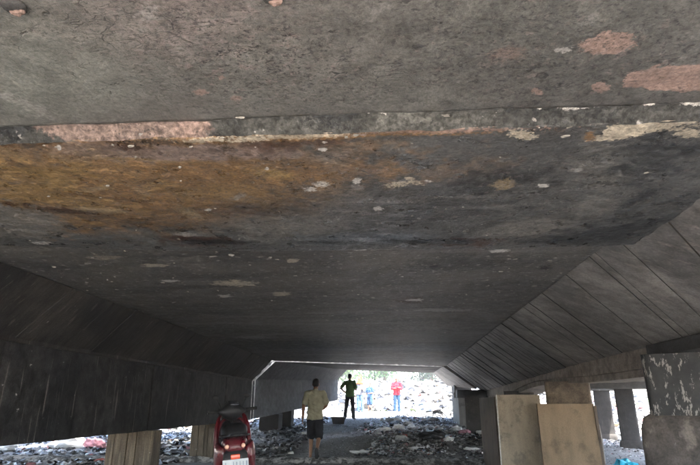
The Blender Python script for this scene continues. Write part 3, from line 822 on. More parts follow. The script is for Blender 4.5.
far_block('pier_wall', (2.16, 18.3, .7), (.36, 1.9, 1.32), M['grey_board'])
far_block('pier_wall', (2.28, 20.0, .9), (.36, .7, 1.4), M['pile_dark'])
far_block('pile', (-3.85, 16.9, .40), (.6, .6, .95), M['black_pile'])
far_block('pile', (-3.62, 17.95, .5), (.5, .5, 1.1), M['black_pile'])
# white strips paint the light on both deck ends at the skewed gap
def gap_edges():
    for nm, dy, pts, par in (('gap_light_strip', -.0, [(XW, .78), (XW, 1.74), (XL - .1, 2.18)], VIA), ('gap_light_strip', .225, [(XW + .01, .79), (XW + .01, 1.79), (XL, 2.30), (1.52, 2.29)], VIB)):
        P = []
        for a, b in zip(pts[:-1], pts[1:]):
            n = max(6, int(math.dist(a, b) * 26))
            P += [(a[0] + (b[0] - a[0]) * i / n, a[1] + (b[1] - a[1]) * i / n) for i in range(n)]
        P.append(pts[-1]); rings = []
        for i, (x, z) in enumerate(P):
            w = .010 + .03 * max(0, float(fbm(i * .35, 1, 7))); t = .008 + .10 * max(0, float(fbm(i * .45, 3, 8)))
            y = gap_y(x) + dy
            ox, oz = (0.0, 1.0) if z > 2.25 else ((-1.0, 0.0) if z < 1.75 else (-.7, .7))
            rings.append([(x - ox * .012, y - w, z - oz * .012), (x - ox * .012, y + w, z - oz * .012), (x + ox * t, y + w, z + oz * t), (x + ox * t, y - w, z + oz * t)])
        v, f = loft(rings); pyd(nm, v, f, M['edge_white'], par)
gap_edges()

# ================================================================== SHACK SHEETS BETWEEN THE COLUMNS
def sheet(name, w, h, t, mat, loc, rx, rz, label, cat='panel', seed=0, warp=.012):
    bm = bmesh.new(); nx, nz = 8, 8
    v = []; f = []
    for lay in (0, 1):
        for j in range(nz):
            for i in range(nx):
                x = -w / 2 + w * i / (nx - 1); z = h * j / (nz - 1)
                n = warp * float(fbm(x * 2 + seed, z * 2, 101 + seed))
                ex = .006 * float(fbm(z * 9, seed, 103)) if i in (0, nx - 1) else 0
                ez = .010 * float(fbm(x * 9, seed, 104)) if j == nz - 1 else 0
                v.append((x + ex, n + lay * t, z + ez))
    N = nx * nz
    for lay in (0, 1):
        for j in range(nz - 1):
            for i in range(nx - 1): q = lay * N + j * nx + i; f.append((q, q + 1, q + nx + 1, q + nx))
    for i in range(nx - 1):
        f.append((i, i + 1, N + i + 1, N + i)); q = (nz - 1) * nx + i; f.append((q, q + 1, N + q + 1, N + q))
    for j in range(nz - 1):
        q = j * nx; f.append((q, q + nx, N + q + nx, N + q)); q += nx - 1; f.append((q, q + nx, N + q + nx, N + q))
    bm.free()
    o = pyd(name, v, f, mat); o.location = loc; o.rotation_euler = (rx, 0, rz)
    return tag(o, label, cat)
sheet('plywood_sheet', .86, 1.20, .03, M['ply'], (2.655, 8.80, -.04), math.radians(-1), 0, 'warm brown plywood sheet standing in front of the brown round column', seed=1)
tag(pyd('timber_batten', *(lambda r: loft(r))([[(3.09, 8.82, -.05), (3.13, 8.82, -.05), (3.13, 8.87, -.05), (3.09, 8.87, -.05)], [(3.075, 8.80, 1.13), (3.115, 8.80, 1.14), (3.115, 8.85, 1.14), (3.075, 8.85, 1.13)]]), M['dark_board']),
    'dark upright batten along the right edge of the plywood sheet', 'batten')
sheet('cement_board', .70, 1.33, .025, M['cement_board'], (1.985, 9.02, -.03), math.radians(-1), 0, 'pale stained cement board with dark damp foot, left of the plywood sheet', seed=2)
bm = bmesh.new(); cyl(bm, (1.625, 9.0, -.05), (1.640, 9.0, 1.30), .011, .011, 8); tag(bobj('corner_trim', bm, plain('pale_plastic_trim', (.42, .40, .36), .6)), 'thin pale strip up the left edge of the cement board', 'trim')
sheet('brown_board', 1.75, 1.30, .025, M['dark_board'], (1.80, 10.85, -.02), 0, PI / 2, 'dark brown board running back from the pale cement board', seed=3)
sheet('pier_face', .55, 1.02, .02, M['pile_dark'], (2.15, 14.9, .36), 0, 0, 'dark sheet standing for the shaded front of the grey pier wall', seed=4)  # dark sheet added for the shaded front face of the pier

# ================================================================== RUBBISH
PAL_IN = [(.80, .80, .79)] * 9 + [(.60, .62, .62)] * 5 + [(.20, .20, .20)] * 3 + [(.05, .05, .05)] * 4 + [(.025, .025, .025)] * 5 + [(.10, .085, .07)] * 3 + [(.50, .22, .24), (.12, .22, .36), (.35, .31, .25), (.42, .12, .10)]
PAL_L = PAL_IN + [(.02, .02, .02)] * 40
PAL_DARK = [(.03, .03, .03)] * 7 + [(.06, .057, .053)] * 6 + [(.11, .10, .09)] * 3 + [(.26, .255, .25)] * 4 + [(.55, .55, .54)] * 3
PAL_OUT = [(.62, .62, .60)] * 8 + [(.40, .40, .39)] * 3 + [(.09, .088, .085)] * 3 + [(.012, .012, .013)] * 7 + [(.30, .22, .14), (.20, .30, .42), (.50, .2, .2), (.25, .33, .18)]
def rubbish(name, pts, smin, smax, pal, label, seed=0, lift=.0, flat=.5):
    r = np.random.default_rng(seed); n = len(pts)
    G = 3
    gx, gy = np.meshgrid(np.linspace(-.5, .5, G), np.linspace(-.5, .5, G)); gx = gx.ravel(); gy = gy.ravel()
    fx = np.array([(j * G + i, j * G + i + 1, (j + 1) * G + i + 1, (j + 1) * G + i) for j in range(G - 1) for i in range(G - 1)])
    size = smin + (smax - smin) * r.random(n) ** 2.2
    asp = .45 + r.random(n) * .75
    P = np.zeros((n, G * G, 3))
    P[:, :, 0] = gx * size[:, None] + r.normal(0, .10, (n, 9)) * size[:, None]
    P[:, :, 1] = gy * (size * asp)[:, None] + r.normal(0, .10, (n, 9)) * size[:, None]
    P[:, :, 2] = (.30 - .9 * (gx ** 2 + gy ** 2))[None] * size[:, None] * flat + r.normal(0, .13, (n, 9)) * size[:, None]
    a = r.random(n) * 2 * PI; tl = r.normal(0, .45, n)
    y2 = P[:, :, 1] * np.cos(tl)[:, None] - P[:, :, 2] * np.sin(tl)[:, None]; z2 = P[:, :, 1] * np.sin(tl)[:, None] + P[:, :, 2] * np.cos(tl)[:, None]
    x3 = P[:, :, 0] * np.cos(a)[:, None] - y2 * np.sin(a)[:, None]; y3 = P[:, :, 0] * np.sin(a)[:, None] + y2 * np.cos(a)[:, None]
    zc = gh(pts[:, 0], pts[:, 1]) + lift + size * .10
    V = np.stack([x3 + pts[:, 0:1], y3 + pts[:, 1:2], z2 + zc[:, None]], 2).reshape(-1, 3)
    F = (fx[None] + (np.arange(n) * 9)[:, None, None]).reshape(-1, 4)
    me = bpy.data.meshes.new(name)
    me.vertices.add(len(V)); me.vertices.foreach_set('co', V.ravel())
    me.loops.add(F.size); me.loops.foreach_set('vertex_index', F.ravel().astype(np.int32))
    me.polygons.add(len(F)); me.polygons.foreach_set('loop_start', np.arange(0, F.size, 4, dtype=np.int32)); me.polygons.foreach_set('loop_total', np.full(len(F), 4, np.int32))
    me.update()
    pal = np.array(pal); ci = r.integers(0, len(pal), n)
    cols = np.clip(pal[ci] * (1 + r.normal(0, .18, (n, 1))), .01, .8)
    ca = me.color_attributes.new('col', 'FLOAT_COLOR', 'POINT')
    ca.data.foreach_set('color', np.concatenate([np.repeat(cols, 9, 0), np.ones((n * 9, 1))], 1).ravel())
    o = mobj(name, me, M['trash']); return tag(o, label, 'rubbish', kind='stuff')
def scatter(n, fx, fy, seed, keep=None):
    r = np.random.default_rng(seed)
    p = np.stack([fx(r, n), fy(r, n)], 1)
    if keep is not None: p = p[keep(p[:, 0], p[:, 1])]
    return p
U = lambda a, b: (lambda r, n: a + (b - a) * r.random(n))
path_edge = lambda y: -1.0 + .10 * (y - 12)          # trodden path keeps clear on its left
rubbish('rubbish_mound', scatter(15000, U(-1.2, 3.2), U(12.6, 20.5), 1, lambda x, y: (x > -1.0 + .35 * np.sin(y) + .03 * (y - 12)) & (vnoise(x * 1.4, y * 1.1, 3) > .22)), .015, .11, PAL_IN, 'mound of white plastic and black rubbish between path and piers', 1)
rubbish('trampled_litter', scatter(12000, U(-3.7, 3.0), U(10.2, 24), 2), .02, .12, PAL_DARK, 'fine dark litter trodden into the path', 2)
rubbish('litter_under_beam', scatter(3500, U(-6, -2.4), U(11.5, 22), 8), .03, .15, PAL_DARK, 'dark litter heaped under the left side beam', 8)
rubbish('open_ground_rubbish', scatter(6500, U(-20, -4.6), U(10.5, 24), 3), .03, .22, PAL_L, 'rubbish on the ground left of the side beam', 3)
rubbish('far_side_rubbish', scatter(2200, U(3.6, 22), U(10, 30), 4), .04, .28, PAL_IN, 'rubbish on the ground right of the columns', 4)
rubbish('burnt_litter', scatter(5000, U(3.4, 8.5), U(8.5, 21), 14), .02, .13, PAL_L, 'burnt black and white litter among the outer columns', 14)
rubbish('rubbish_bank', scatter(8000, U(-14, 16), U(24, 47), 5, lambda x, y: (y > 27.5) | (abs(x + .6) > 2.2)), .08, .55, PAL_OUT, 'sunlit bank of dumped rubbish beyond the far opening', 5, flat=.9)

def crumple(name, loc, r, mat, label, cat, seed, group=None, amp=.6, sub=3, rz=0.0):
    bm = bmesh.new(); ell(bm, (0, 0, 0), (1, 1, 1), sub=sub)
    for v in bm.verts:
        n = v.co.normalized(); q = abs(float(fbm(n.x * 2.2 + seed, n.y * 2.2 + n.z * 1.7, seed))) * 2.4 + float(fbm(n.x * 6 + seed, n.y * 6 - n.z * 5, seed + 5)) * .5
        k = 1 + amp * (q - .45)
        v.co = Vector((n.x * r[0] * k, n.y * r[1] * k, max(n.z, -.55) * r[2] * k))
    o = bobj(name, bm, mat, None, False)
    o.location = (loc[0], loc[1], gz(loc[0], loc[1]) + r[2] * .42 + (loc[2] if len(loc) > 2 else 0)); o.rotation_euler = (0, 0, rz)
    return tag(o, label, cat, group)
PLW = plain('white_plastic_film', (.66, .67, .67), .4, .5, .12, 8)
PLG = plain('grey_plastic_film', (.34, .35, .36), .45, .5, .2, 8)
PLK = plain('black_plastic_film', (.02, .02, .022), .35, .5, .3, 8)
PLB = plain('cyan_plastic_film', (.03, .42, .60), .45, .5, .15, 10)
PLP = plain('pink_cloth', (.48, .24, .28), .8, .3, .25, 12)
crumple('plastic_bag', (1.72, 15.9, .03), (.20, .16, .12), PLW, 'rounded white plastic bag on the mound left of the grey pier wall', 'bag', 3)
crumple('plastic_bag', (1.28, 13.75, .03), (.13, .10, .075), PLW, 'white plastic bag low on the mound nearest the dark brown board', 'bag', 7)
crumple('cloth_bundle', (1.78, 14.7, .02), (.17, .12, .08), PLP, 'crumpled pink cloth on the mound beside the pier wall', 'cloth', 9)
crumple('plastic_bag', (.15, 13.9, .03), (.18, .13, .08), PLG, 'pale grey plastic bag at the front of the rubbish mound', 'bag', 12)
crumple('black_sack', (.95, 14.1, .02), (.36, .24, .15), PLK, 'large black sack slumped at the front of the rubbish mound', 'sack', 15, amp=.6)
crumple('blue_bag', (3.98, 10.3, .02), (.24, .18, .16), PLB, 'bright blue plastic bag on the ground between plywood and jacketed column', 'bag', 21)
crumple('cloth_bundle', (-8.95, 14.7, .03), (.55, .35, .20), PLW, 'white cloth bundle on the ground seen under the left beam', 'cloth', 23)
crumple('cloth_bundle', (-8.25, 14.75, .03), (.34, .26, .19), PLP, 'pink cloth bundle beside the white one under the left beam', 'cloth', 24)
crumple('plastic_bag', (-9.75, 13.4, .02), (.24, .2, .14), PLW, 'white plastic bag at the far left under the beam', 'bag', 27)
r_ = random.Random(5)
for k in range(26):
    x, y = r_.uniform(-.5, 2.3), r_.uniform(14.6, 20.2)
    if x < -1 + .3 * math.sin(y) + .25 or (y < 16.6 and 1.4 < x < 2.1): continue
    s = r_.uniform(.07, .15)
    crumple('plastic_bag', (x, y, .02), (s * 1.3, s, s * .7), PLW if k % 3 else PLG, 'small pale crumpled plastic bag in the rubbish mound', 'bag', 40 + k, 'small pale bags in the mound', rz=r_.uniform(0, 3))
# torn film snagged along the front of the mound
for k, (x, y, rx, ry, rz, w) in enumerate(((-.75, 12.95, .30, .10, .1, 'leftmost scrap of torn white film along the front of the mound'), (.55, 13.35, .36, .09, .35, 'long torn white film in front of the large black sack'), (1.75, 13.3, .24, .08, -.2, 'torn white film at the foot of the dark brown board'))):
    crumple('plastic_film', (x, y, -.01), (rx, ry, .055), PLW, w, 'plastic film', 80 + k, amp=.9, rz=rz)
# black tub on the path
def tub():
    o = empty('black_tub', (-1.93, 18.6, gz(-1.93, 18.6) + .0), .2, 'black plastic tub standing on the path near the green-shirted person', 'tub')
    v, f = loft([[(a * s, b * s * .6, z) for a, b in ((-1, -1), (1, -1), (1, 1), (-1, 1))] for s, z in ((.18, -.02), (.23, .20), (.21, .20), (.16, .02))], True)
    pyd('tub_body', v, f, PLK, o)
    bm = bmesh.new()
    for sx, sy, lx, ly in ((0, -.14, .50, .03), (0, .14, .50, .03), (-.235, 0, .03, .31), (.235, 0, .03, .31)): box(bm, (sx, sy, .205), (lx, ly, .03), bevel=.006)
    bobj('rim', bm, PLK, o)
tub()
# pale line of rubble across the ground
def rubble_strip():
    v = []; f = []; n, m = 260, 7
    for i in range(n):
        x = -13 + 15.6 * i / (n - 1)
        y0 = 11.75 + .25 * float(fbm(x * .5, 1, 111)); w = .30 + .25 * float(fbm(x * 2.1, 2, 112))
        for j in range(m):
            q = j / (m - 1) - .5
            yy = y0 + q * w * 2
            v.append((x, yy, gz(x, yy) + (.25 - q * q) * .42 + .05 * float(fbm(x * 9, q * 6, 113)) + .05 * float(fbm(x * 3, q * 3, 114)) - .01))
    for i in range(n - 1):
        for j in range(m - 1): a = i * m + j; f.append((a, a + 1, a + m + 1, a + m))
    t = NT('pale_rubble', .9, .2); nn = t.noise(7, 6, .7); g = t.noise(30, 5, .7)
    t.color(t.scale(t.mix(t.ss(nn, .42, .6), (.10, .095, .09), (.52, .50, .48)), t.ss(g, .2, .8, .6, 1.3))); t.bump(t.math('ADD', nn, g), .8, .03)
    o = pyd('rubble_strip', v, f, t.m); tag(o, 'pale low strip of broken rubble running across the dark ground', 'rubble', kind='stuff')
rubble_strip()

# ================================================================== SCOOTER
def scooter():
    T = empty('motor_scooter', (-1.36, 4.90, .015), math.radians(14), 'red motor scooter parked leaning beside the left beam, rear toward us', 'scooter')
    T.rotation_euler = (0, math.radians(-5), math.radians(18)); T.scale = (.80, 1, 1.0)
    RED = NT('maroon_gloss_paint', .22, .5); RED.color((.080, .004, .009)); RED.color(RED.mix(RED.ss(RED.noise(7, 6, .65), .5, .72, 0, .35), (.080, .004, .009), (.16, .12, .10))); RED.put(RED.b.inputs['Roughness'], RED.ss(RED.noise(9, 5, .6), .35, .65, .22, .55)); RED.b.inputs['Coat Weight'].default_value = .35; RED.b.inputs['Coat Roughness'].default_value = .08; RED = RED.m
    BLK = plain('black_moulded_plastic', (.010, .010, .011), .5, .3, .2, 60); SEAT = plain('black_vinyl', (.007, .007, .008), .5, .25, .15, 90, .15)
    RUB = plain('tyre_rubber', (.016, .016, .016), .85, .3, .2, 40); MET = plain('scuffed_alloy', (.45, .45, .45), .35, .5, .15, 40, 0, 1.0)
    GLS = plain('amber_lens', (.70, .40, .28), .12, .6, .05, 20); RLN = plain('red_lens', (.62, .10, .05), .12, .6, .05, 20)
    CLR = plain('smoked_screen', (.03, .03, .035), .08, .6, .05, 20); PLT = plain('white_plate', (.45, .48, .49), .5, .4, .06, 40); INK = plain('plate_ink', (.20, .23, .28), .6, .3, .1, 40)
    MIR = plain('headlight_glass', (.10, .10, .11), .08, .6, .02, 10)
    def se(y, hw, z0, z1, e=.6, n=28, cx=0):
        cz, hz = (z0 + z1) / 2, (z1 - z0) / 2
        return [(cx + hw * math.copysign(abs(math.cos(2 * PI * i / n)) ** e, math.cos(2 * PI * i / n)), y, cz + hz * math.copysign(abs(math.sin(2 * PI * i / n)) ** e, math.sin(2 * PI * i / n))) for i in range(n)]
    def L(name, rings, mat, par=T, smooth=True):
        v, f = loft(rings); return pyd(name, v, f, mat, par, smooth)
    body = L('tail_body', [se(-.03, .075, .745, .80), se(.0, .10, .73, .835), se(.06, .125, .70, .86), se(.2, .15, .62, .87), se(.42, .165, .50, .85), se(.66, .15, .36, .76), se(.8, .13, .30, .62)], RED)
    for s in (-1, 1):
        # swelling side cowls, with their own edge
        L('side_cowl', [se(.02, .022, .70, .775, .8, 20, s * .125), se(.08, .04, .62, .80, .8, 20, s * .165), se(.2, .05, .54, .82, .8, 20, s * .185), se(.42, .05, .46, .78, .8, 20, s * .19), se(.62, .04, .36, .66, .8, 20, s * .175), se(.78, .02, .32, .5, .8, 20, s * .15)], RED)
        bm = bmesh.new(); ell(bm, (s * .088, -.035, .79), (.024, .022, .020), sub=3); bobj('turn_signal', bm, GLS, T, True)
    L('tail_housing', [se(-.045, .105, .63, .74, .5), se(-.01, .135, .55, .765, .5), se(.12, .14, .50, .75, .5)], BLK)
    bm = bmesh.new(); box(bm, (0, -.055, .705), (.10, .03, .042), bevel=.009); bobj('tail_light', bm, RLN, T, True)
    pl = empty('number_plate', (0, -.085, .635)); pl.parent = T; pl.rotation_euler = (math.radians(-14), 0, 0)
    bm = bmesh.new(); box(bm, (0, 0, 0), (.275, .006, .105), bevel=.002); bobj('plate', bm, PLT, pl)
    bm = bmesh.new(); rs = random.Random(3)
    for k in range(7):                        # worn, unreadable strokes
        x = -.105 + k * .035 + (.012 if k > 0 else 0)
        if k == 1: continue
        box(bm, (x, -.0042, .014), (.006 + .008 * rs.random(), .0016, .032 + .010 * rs.random()))
    for k in range(4): box(bm, (-.03 + k * .02, -.0042, -.034), (.009, .0016, .014))
    bobj('plate_strokes', bm, INK, pl)
    bm = bmesh.new(); box(bm, (0, -.02, .50), (.17, .02, .36), Matrix.Rotation(math.radians(-16), 3, 'X'), .01); bobj('rear_mudguard', bm, BLK, T)
    L('seat', [se(.04, .07, .86, .90, .7), se(.10, .13, .85, .965, .7), se(.28, .155, .835, .975, .7), se(.46, .155, .80, .915, .7), se(.7, .14, .76, .885, .7), se(.84, .10, .72, .84, .7)], SEAT)
    bm = bmesh.new()
    for s in (-1, 1): tube(bm, [(s * .15, .30, .86), (s * .165, .12, .87), (s * .12, .0, .875), (s * .05, -.04, .88)], .010, 10)
    cyl(bm, (-.05, -.04, .88), (.05, -.04, .88), .010); bobj('grab_rail', bm, BLK, T, True)
    L('floor_board', [se(.62, .15, .27, .36, .4), se(.9, .17, .26, .33, .4), se(1.06, .18, .27, .37, .4)], BLK)
    # leg shield: wide red wings round a black inner panel
    for s in (-1, 1):
        L('shield_wing', [[(s * (x - w), y + .05, z), (s * x, y, z), (s * (x + .006), y + .02, z), (s * (x - w), y + .075, z)] for x, y, z, w in ((.16, 1.10, .33, .06), (.205, 1.07, .45, .07), (.235, 1.05, .62, .075), (.245, 1.07, .78, .075), (.23, 1.11, .92, .07), (.19, 1.16, 1.01, .05), (.15, 1.19, 1.05, .03))], RED)
    L('inner_panel', [se(1.0, .14, .36, .55, .5), se(1.08, .185, .34, .96, .5), se(1.14, .17, .34, 1.0, .5)], BLK)
    L('front_cowl', [se(1.12, .19, .55, 1.02, .7), se(1.22, .165, .60, 1.0, .7), se(1.33, .10, .66, .92, .7), se(1.40, .04, .72, .84, .7)], RED)
    bm = bmesh.new(); cyl(bm, (0, 1.13, .9), (0, 1.05, 1.06), .03); bobj('steering_stem', bm, BLK, T, True)
    hb = empty('handlebar', (0, 1.06, 1.04)); hb.parent = T; hb.rotation_euler = (0, 0, math.radians(22))
    L('bar_cover', [[(x, y + .0, z) for x, y, z in [(p[1] * 1.0, p[0], p[2]) for p in ()]] or [(xx, c * ry + .0, q * rz + zz) for c, q in [(math.cos(2 * PI * i / 16), math.sin(2 * PI * i / 16)) for i in range(16)]] for xx, ry, rz, zz in ((-.20, .022, .020, .035), (-.15, .04, .036, .03), (-.10, .07, .075, .03), (-.04, .09, .10, .035), (.04, .09, .10, .035), (.10, .07, .075, .03), (.15, .04, .036, .03), (.20, .022, .020, .035))], BLK, hb)
    bm = bmesh.new(); box(bm, (0, -.065, .115), (.13, .085, .02), Matrix.Rotation(math.radians(28), 3, 'X'), .008); bobj('dash_screen', bm, CLR, hb, True)
    bm = bmesh.new(); ell(bm, (0, .085, .03), (.085, .045, .055), sub=3); bobj('headlight', bm, MIR, hb, True)
    for s in (-1, 1):
        bm = bmesh.new(); cyl(bm, (s * .20, 0, .035), (s * .335, -.035, .04), .017, .017, 16); ell(bm, (s * .34, -.036, .04), (.02, .02, .02), sub=2); bobj('grip', bm, RUB, hb, True)
        bm = bmesh.new(); tube(bm, [(s * .19, .03, .045), (s * .25, .055, .04), (s * .33, .03, .03)], .007, 10); bobj('brake_lever', bm, MET, hb, True)
        bm = bmesh.new(); tube(bm, [(s * .14, .01, .05), (s * .19, .0, .13), (s * .22, -.005, .165)], .006, 10); bobj('mirror_stalk', bm, BLK, hb, True)
        bm = bmesh.new(); ell(bm, (s * .23, 0, .185), (.046, .014, .026), sub=3); m_ = bobj('mirror', bm, BLK, hb, True)
    for nm, y, r, w in (('rear_wheel', .30, .27, .055), ('front_wheel', 1.55, .27, .045)):
        wh = empty(nm, (0, y, .275)); wh.parent = T
        n, k = 40, 12
        v = [((w * math.cos(2 * PI * j / k)), (r - w + w * math.sin(2 * PI * j / k)) * math.cos(2 * PI * i / n), (r - w + w * math.sin(2 * PI * j / k)) * math.sin(2 * PI * i / n)) for i in range(n) for j in range(k)]
        f = [(i * k + j, i * k + (j + 1) % k, ((i + 1) % n) * k + (j + 1) % k, ((i + 1) % n) * k + j) for i in range(n) for j in range(k)]
        pyd('tyre', v, f, RUB, wh, True)
        bm = bmesh.new(); cyl(bm, (-.045, 0, 0), (.045, 0, 0), .04, .04, 20)
        for i in range(5):
            a = 2 * PI * i / 5; box(bm, (0, .1 * math.cos(a), .1 * math.sin(a)), (.03, .03, .19), Matrix.Rotation(PI / 2 - a, 3, 'X') if False else Matrix.Rotation(a - PI / 2, 3, 'X'), .004)
        cyl(bm, (-.02, 0, 0), (.02, 0, 0), r - w - .028, r - w - .028, 32, False); bobj('rim', bm, MET, wh)
    bm = bmesh.new()
    for s in (-1, 1): cyl(bm, (s * .065, 1.55, .28), (s * .065, 1.34, .72), .018)
    bobj('fork', bm, MET, T, True)
    L('front_mudguard', [se(1.30, .05, .44, .52), se(1.45, .06, .54, .59), se(1.6, .06, .54, .58), se(1.74, .045, .44, .48)], RED)
    bm = bmesh.new(); capsule(bm, (.15, -.02, .36), .05, (.15, .42, .32), .04); bobj('exhaust', bm, BLK, T, True)
    bm = bmesh.new(); box(bm, (-.05, .42, .28), (.16, .42, .16), None, .03); bobj('engine', bm, MET, T, True)
    bm = bmesh.new(); tube(bm, [(-.12, .72, .26), (-.27, .78, -.02)], .012, 10); bobj('side_stand', bm, BLK, T, True)
    return T
scooter()

# ================================================================== PEOPLE
SKIN = NT('skin_brown', .55, .4); SKIN.color(SKIN.scale((.24, .125, .075), SKIN.ss(SKIN.noise(12), .2, .8, .85, 1.12))); SKIN.b.inputs['Subsurface Weight'].default_value = .05; SKIN = SKIN.m
HAIR = plain('black_hair', (.010, .009, .009), .5, .4, .3, 120, .4)
EYE = plain('eye_dark', (.02, .015, .012), .2, .5, .05, 20)
def cloth(name, col, var=.18):
    t = NT(name, .85, .2); n = t.noise(9, 4); f = t.noise(220, 2)
    t.color(t.scale(col, t.ss(n, .2, .8, 1 - var, 1 + var))); t.bump(t.math('ADD', t.math('MULTIPLY', n, 2), t.math('MULTIPLY', f, .15)), .5, .02); return t.m
V3 = Vector
def person(loc, rz, label, pose, scale=1.0, shirt=None, pants=None, shoes=None, sleeves='short', shorts=False, head='hair', group=None, voxel=.011, headturn=0.0, headtilt=0.0, scarf=None, extra=None):
    """pose: joints in metres for a 1.70 m figure facing +Y, x to its right; arms and legs as point lists"""
    T = empty('person', loc, rz, label, 'person', group); T.scale = (scale,) * 3
    P = {k: [V3(p) for p in v] for k, v in pose.items() if k in ('la', 'ra', 'll', 'rl')}
    lean = V3(pose.get('lean', (0, 0, 0)))
    up = lambda z: lean * max(0, (z - .92) / .52)
    hc = V3((0, .02, 1.595)) + up(1.6) + V3(pose.get('head', (0, 0, 0)))
    HR = Matrix.Rotation(headturn, 3, 'Z') @ Matrix.Rotation(headtilt, 3, 'X')
    hp = lambda x, y, z: hc + HR @ V3((x, y, z))
    def torso(bm, g):
        ell(bm, V3((0, 0, .94)) + up(.94), (.150 + g, .105 + g, .115 + g)); ell(bm, V3((0, .005, 1.08)) + up(1.08), (.138 + g, .098 + g, .13 + g))
        ell(bm, V3((0, .005, 1.25)) + up(1.25), (.160 + g, .108 + g, .16 + g)); capsule(bm, V3((-.135, 0, 1.385)) + up(1.39), .060 + g, V3((.135, 0, 1.385)) + up(1.39), .060 + g)
        capsule(bm, V3((0, -.01, 1.38)) + up(1.38), .085 + g, V3((0, -.005, 1.43)) + up(1.43), .060 + g)
    def arm(bm, pts, g, upto=2.0):
        s, e, w = pts[:3]
        s = s + up(1.39)
        e = e + up(1.2); w = w + up(1.0) if len(pts) < 5 else w
        if upto <= 1: capsule(bm, s, .054 + g, s + (e - s) * upto, .046 + g * 1.7)
        else:
            capsule(bm, s, .054 + g, e, .041 + g); m = e + (w - e) * .3; capsule(bm, e, .041 + g, m, .039 + g)
            w2 = e + (w - e) * min(1, (upto - 1)); capsule(bm, m, .039 + g, w2, .028 + g * 1.2)
        return e, w
    def hand(bm, e, w, side, curl):
        d = (w - e).normalized(); fw = V3((0, 1, 0)); n = d.cross(fw); n = n.normalized() if n.length > .2 else V3((1, 0, 0)); f = n.cross(d).normalized()
        inn = n * (1 if n.x * side < 0 else -1)                       # palm faces the body
        pc = w + d * .05; R = Matrix((f, n, d)).transposed()
        ell(bm, pc, (.040, .016, .052), R, 2)
        for k, (o, l) in enumerate(((.030, .068), (.010, .078), (-.010, .072), (-.029, .056))):
            a = w + d * .09 + f * o; b = a + (d * .9 + inn * .35 * curl) * l * .55; c = b + (d * (.75 - .3 * curl) + inn * .8 * curl) * l * .5
            capsule(bm, a, .0095, b, .0085); capsule(bm, b, .0085, c, .0075)
        a = w + d * .025 + f * .028; b = a + (f * .75 + d * .6).normalized() * .04; c = b + (d * .85 + inn * .4 + f * .2).normalized() * .032
        capsule(bm, a, .0125, b, .0105); capsule(bm, b, .0105, c, .009)
    def leg(bm, pts, g, upto=2.0, flare=0.0):
        h, k, a, t = pts[:4]
        if upto <= 1: capsule(bm, h, .080 + g, h + (k - h) * upto, .064 + g + flare)
        else:
            capsule(bm, h, .080 + g, k, .054 + g); m = k + (a - k) * .3; capsule(bm, k, .054 + g, m, .053 + g); capsule(bm, m, .053 + g, k + (a - k) * min(1, upto - 1), .036 + g + flare)
    def foot(bm, pts, g):
        k, a, t = pts[1:4]; d = (t - a); he = a - d.normalized() * .045 + (a - k).normalized() * .035
        capsule(bm, a, .036 + g, he, .034 + g); capsule(bm, he, .032 + g, a + d * .62 + (a - k).normalized() * .012, .036 + g); capsule(bm, a + d * .62, .036 + g, t, .024 + g)
    def body(bm):
        torso(bm, -.008)
        nb = V3((0, -.012, 1.42)) + up(1.42)
        capsule(bm, nb, .056, hp(0, -.025, -.055), .050)
        ell(bm, hp(0, 0, .02), (.074, .092, .098), HR); ell(bm, hp(0, .028, -.045), (.054, .062, .066), HR)
        capsule(bm, hp(0, .088, .0), .010, hp(0, .102, -.022), .014)      # nose
        capsule(bm, hp(-.02, .082, -.062), .008, hp(.02, .082, -.062), .008)   # lips
        for s in (-1, 1): ell(bm, hp(s * .077, -.008, -.01), (.010, .022, .032), HR, 2)
        for side, pts in ((-1, P['la']), (1, P['ra'])):
            e, w = arm(bm, pts, 0); hand(bm, e, w, side, pose.get('curl', .5))
        for pts in (P['ll'], P['rl']): leg(bm, pts, -.004); foot(bm, pts, -.002)
    fuse('body', body, SKIN, T, min(voxel, .009), 3)
    if shirt is not None:
        def sh(bm):
            torso(bm, .012)
            hem = pose.get('hem', .84)
            capsule(bm, V3((0, 0, 1.0)) + up(1.0), .115, V3((0, 0, hem + .08)), .10)
            v, f = loft([[V3(((.168 + d) * math.cos(2 * PI * i / 24), (.118 + d) * math.sin(2 * PI * i / 24), z)) + up(z) for i in range(24)] for z, d in ((1.22, .0), (1.05, -.002), (.93, .006), (hem, .012))])
            vs = [bm.verts.new(p) for p in v]
            for q in f: bm.faces.new([vs[i] for i in q])
            for pts in (P['la'], P['ra']): arm(bm, pts, .014, .72 if sleeves == 'short' else 1.93)
        fuse('shirt', sh, shirt, T, voxel, 4, folds=.035)
    def pa(bm):
        ell(bm, V3((0, 0, .93)), (.160, .115, .10))
        for pts in (P['ll'], P['rl']): leg(bm, pts, .016, .93 if shorts else 1.93, .014 if shorts else .016)
        capsule(bm, V3((-.07, 0, .86)), .085, V3((.07, 0, .86)), .085)
    fuse('shorts' if shorts else 'trousers', pa, pants, T, voxel, 3, folds=.028)
    if shoes is not None and not shorts:
        for pts in (P['ll'], P['rl']): fuse('shoe', lambda bm: foot(bm, pts, .007), shoes, T, voxel, 2)
    elif shoes is not None:                                             # sandals: a sole and a strap each
        for pts in (P['ll'], P['rl']):
            k, a, t = pts[1:4]; d = (t - a).normalized(); dn = (a - k).normalized(); dn = (dn - d * dn.dot(d)).normalized(); sd_ = d.cross(dn)
            R = Matrix((sd_, d, dn)).transposed()
            bm = bmesh.new(); ell(bm, a + d * .065 + dn * .066, (.042, .128, .014), R); o = bobj('sandal', bm, shoes, T, True)
            bm = bmesh.new(); box(bm, a + d * .13 + dn * .022, (.094, .035, .085), R, .016); bobj('strap', bm, shoes, o, True)
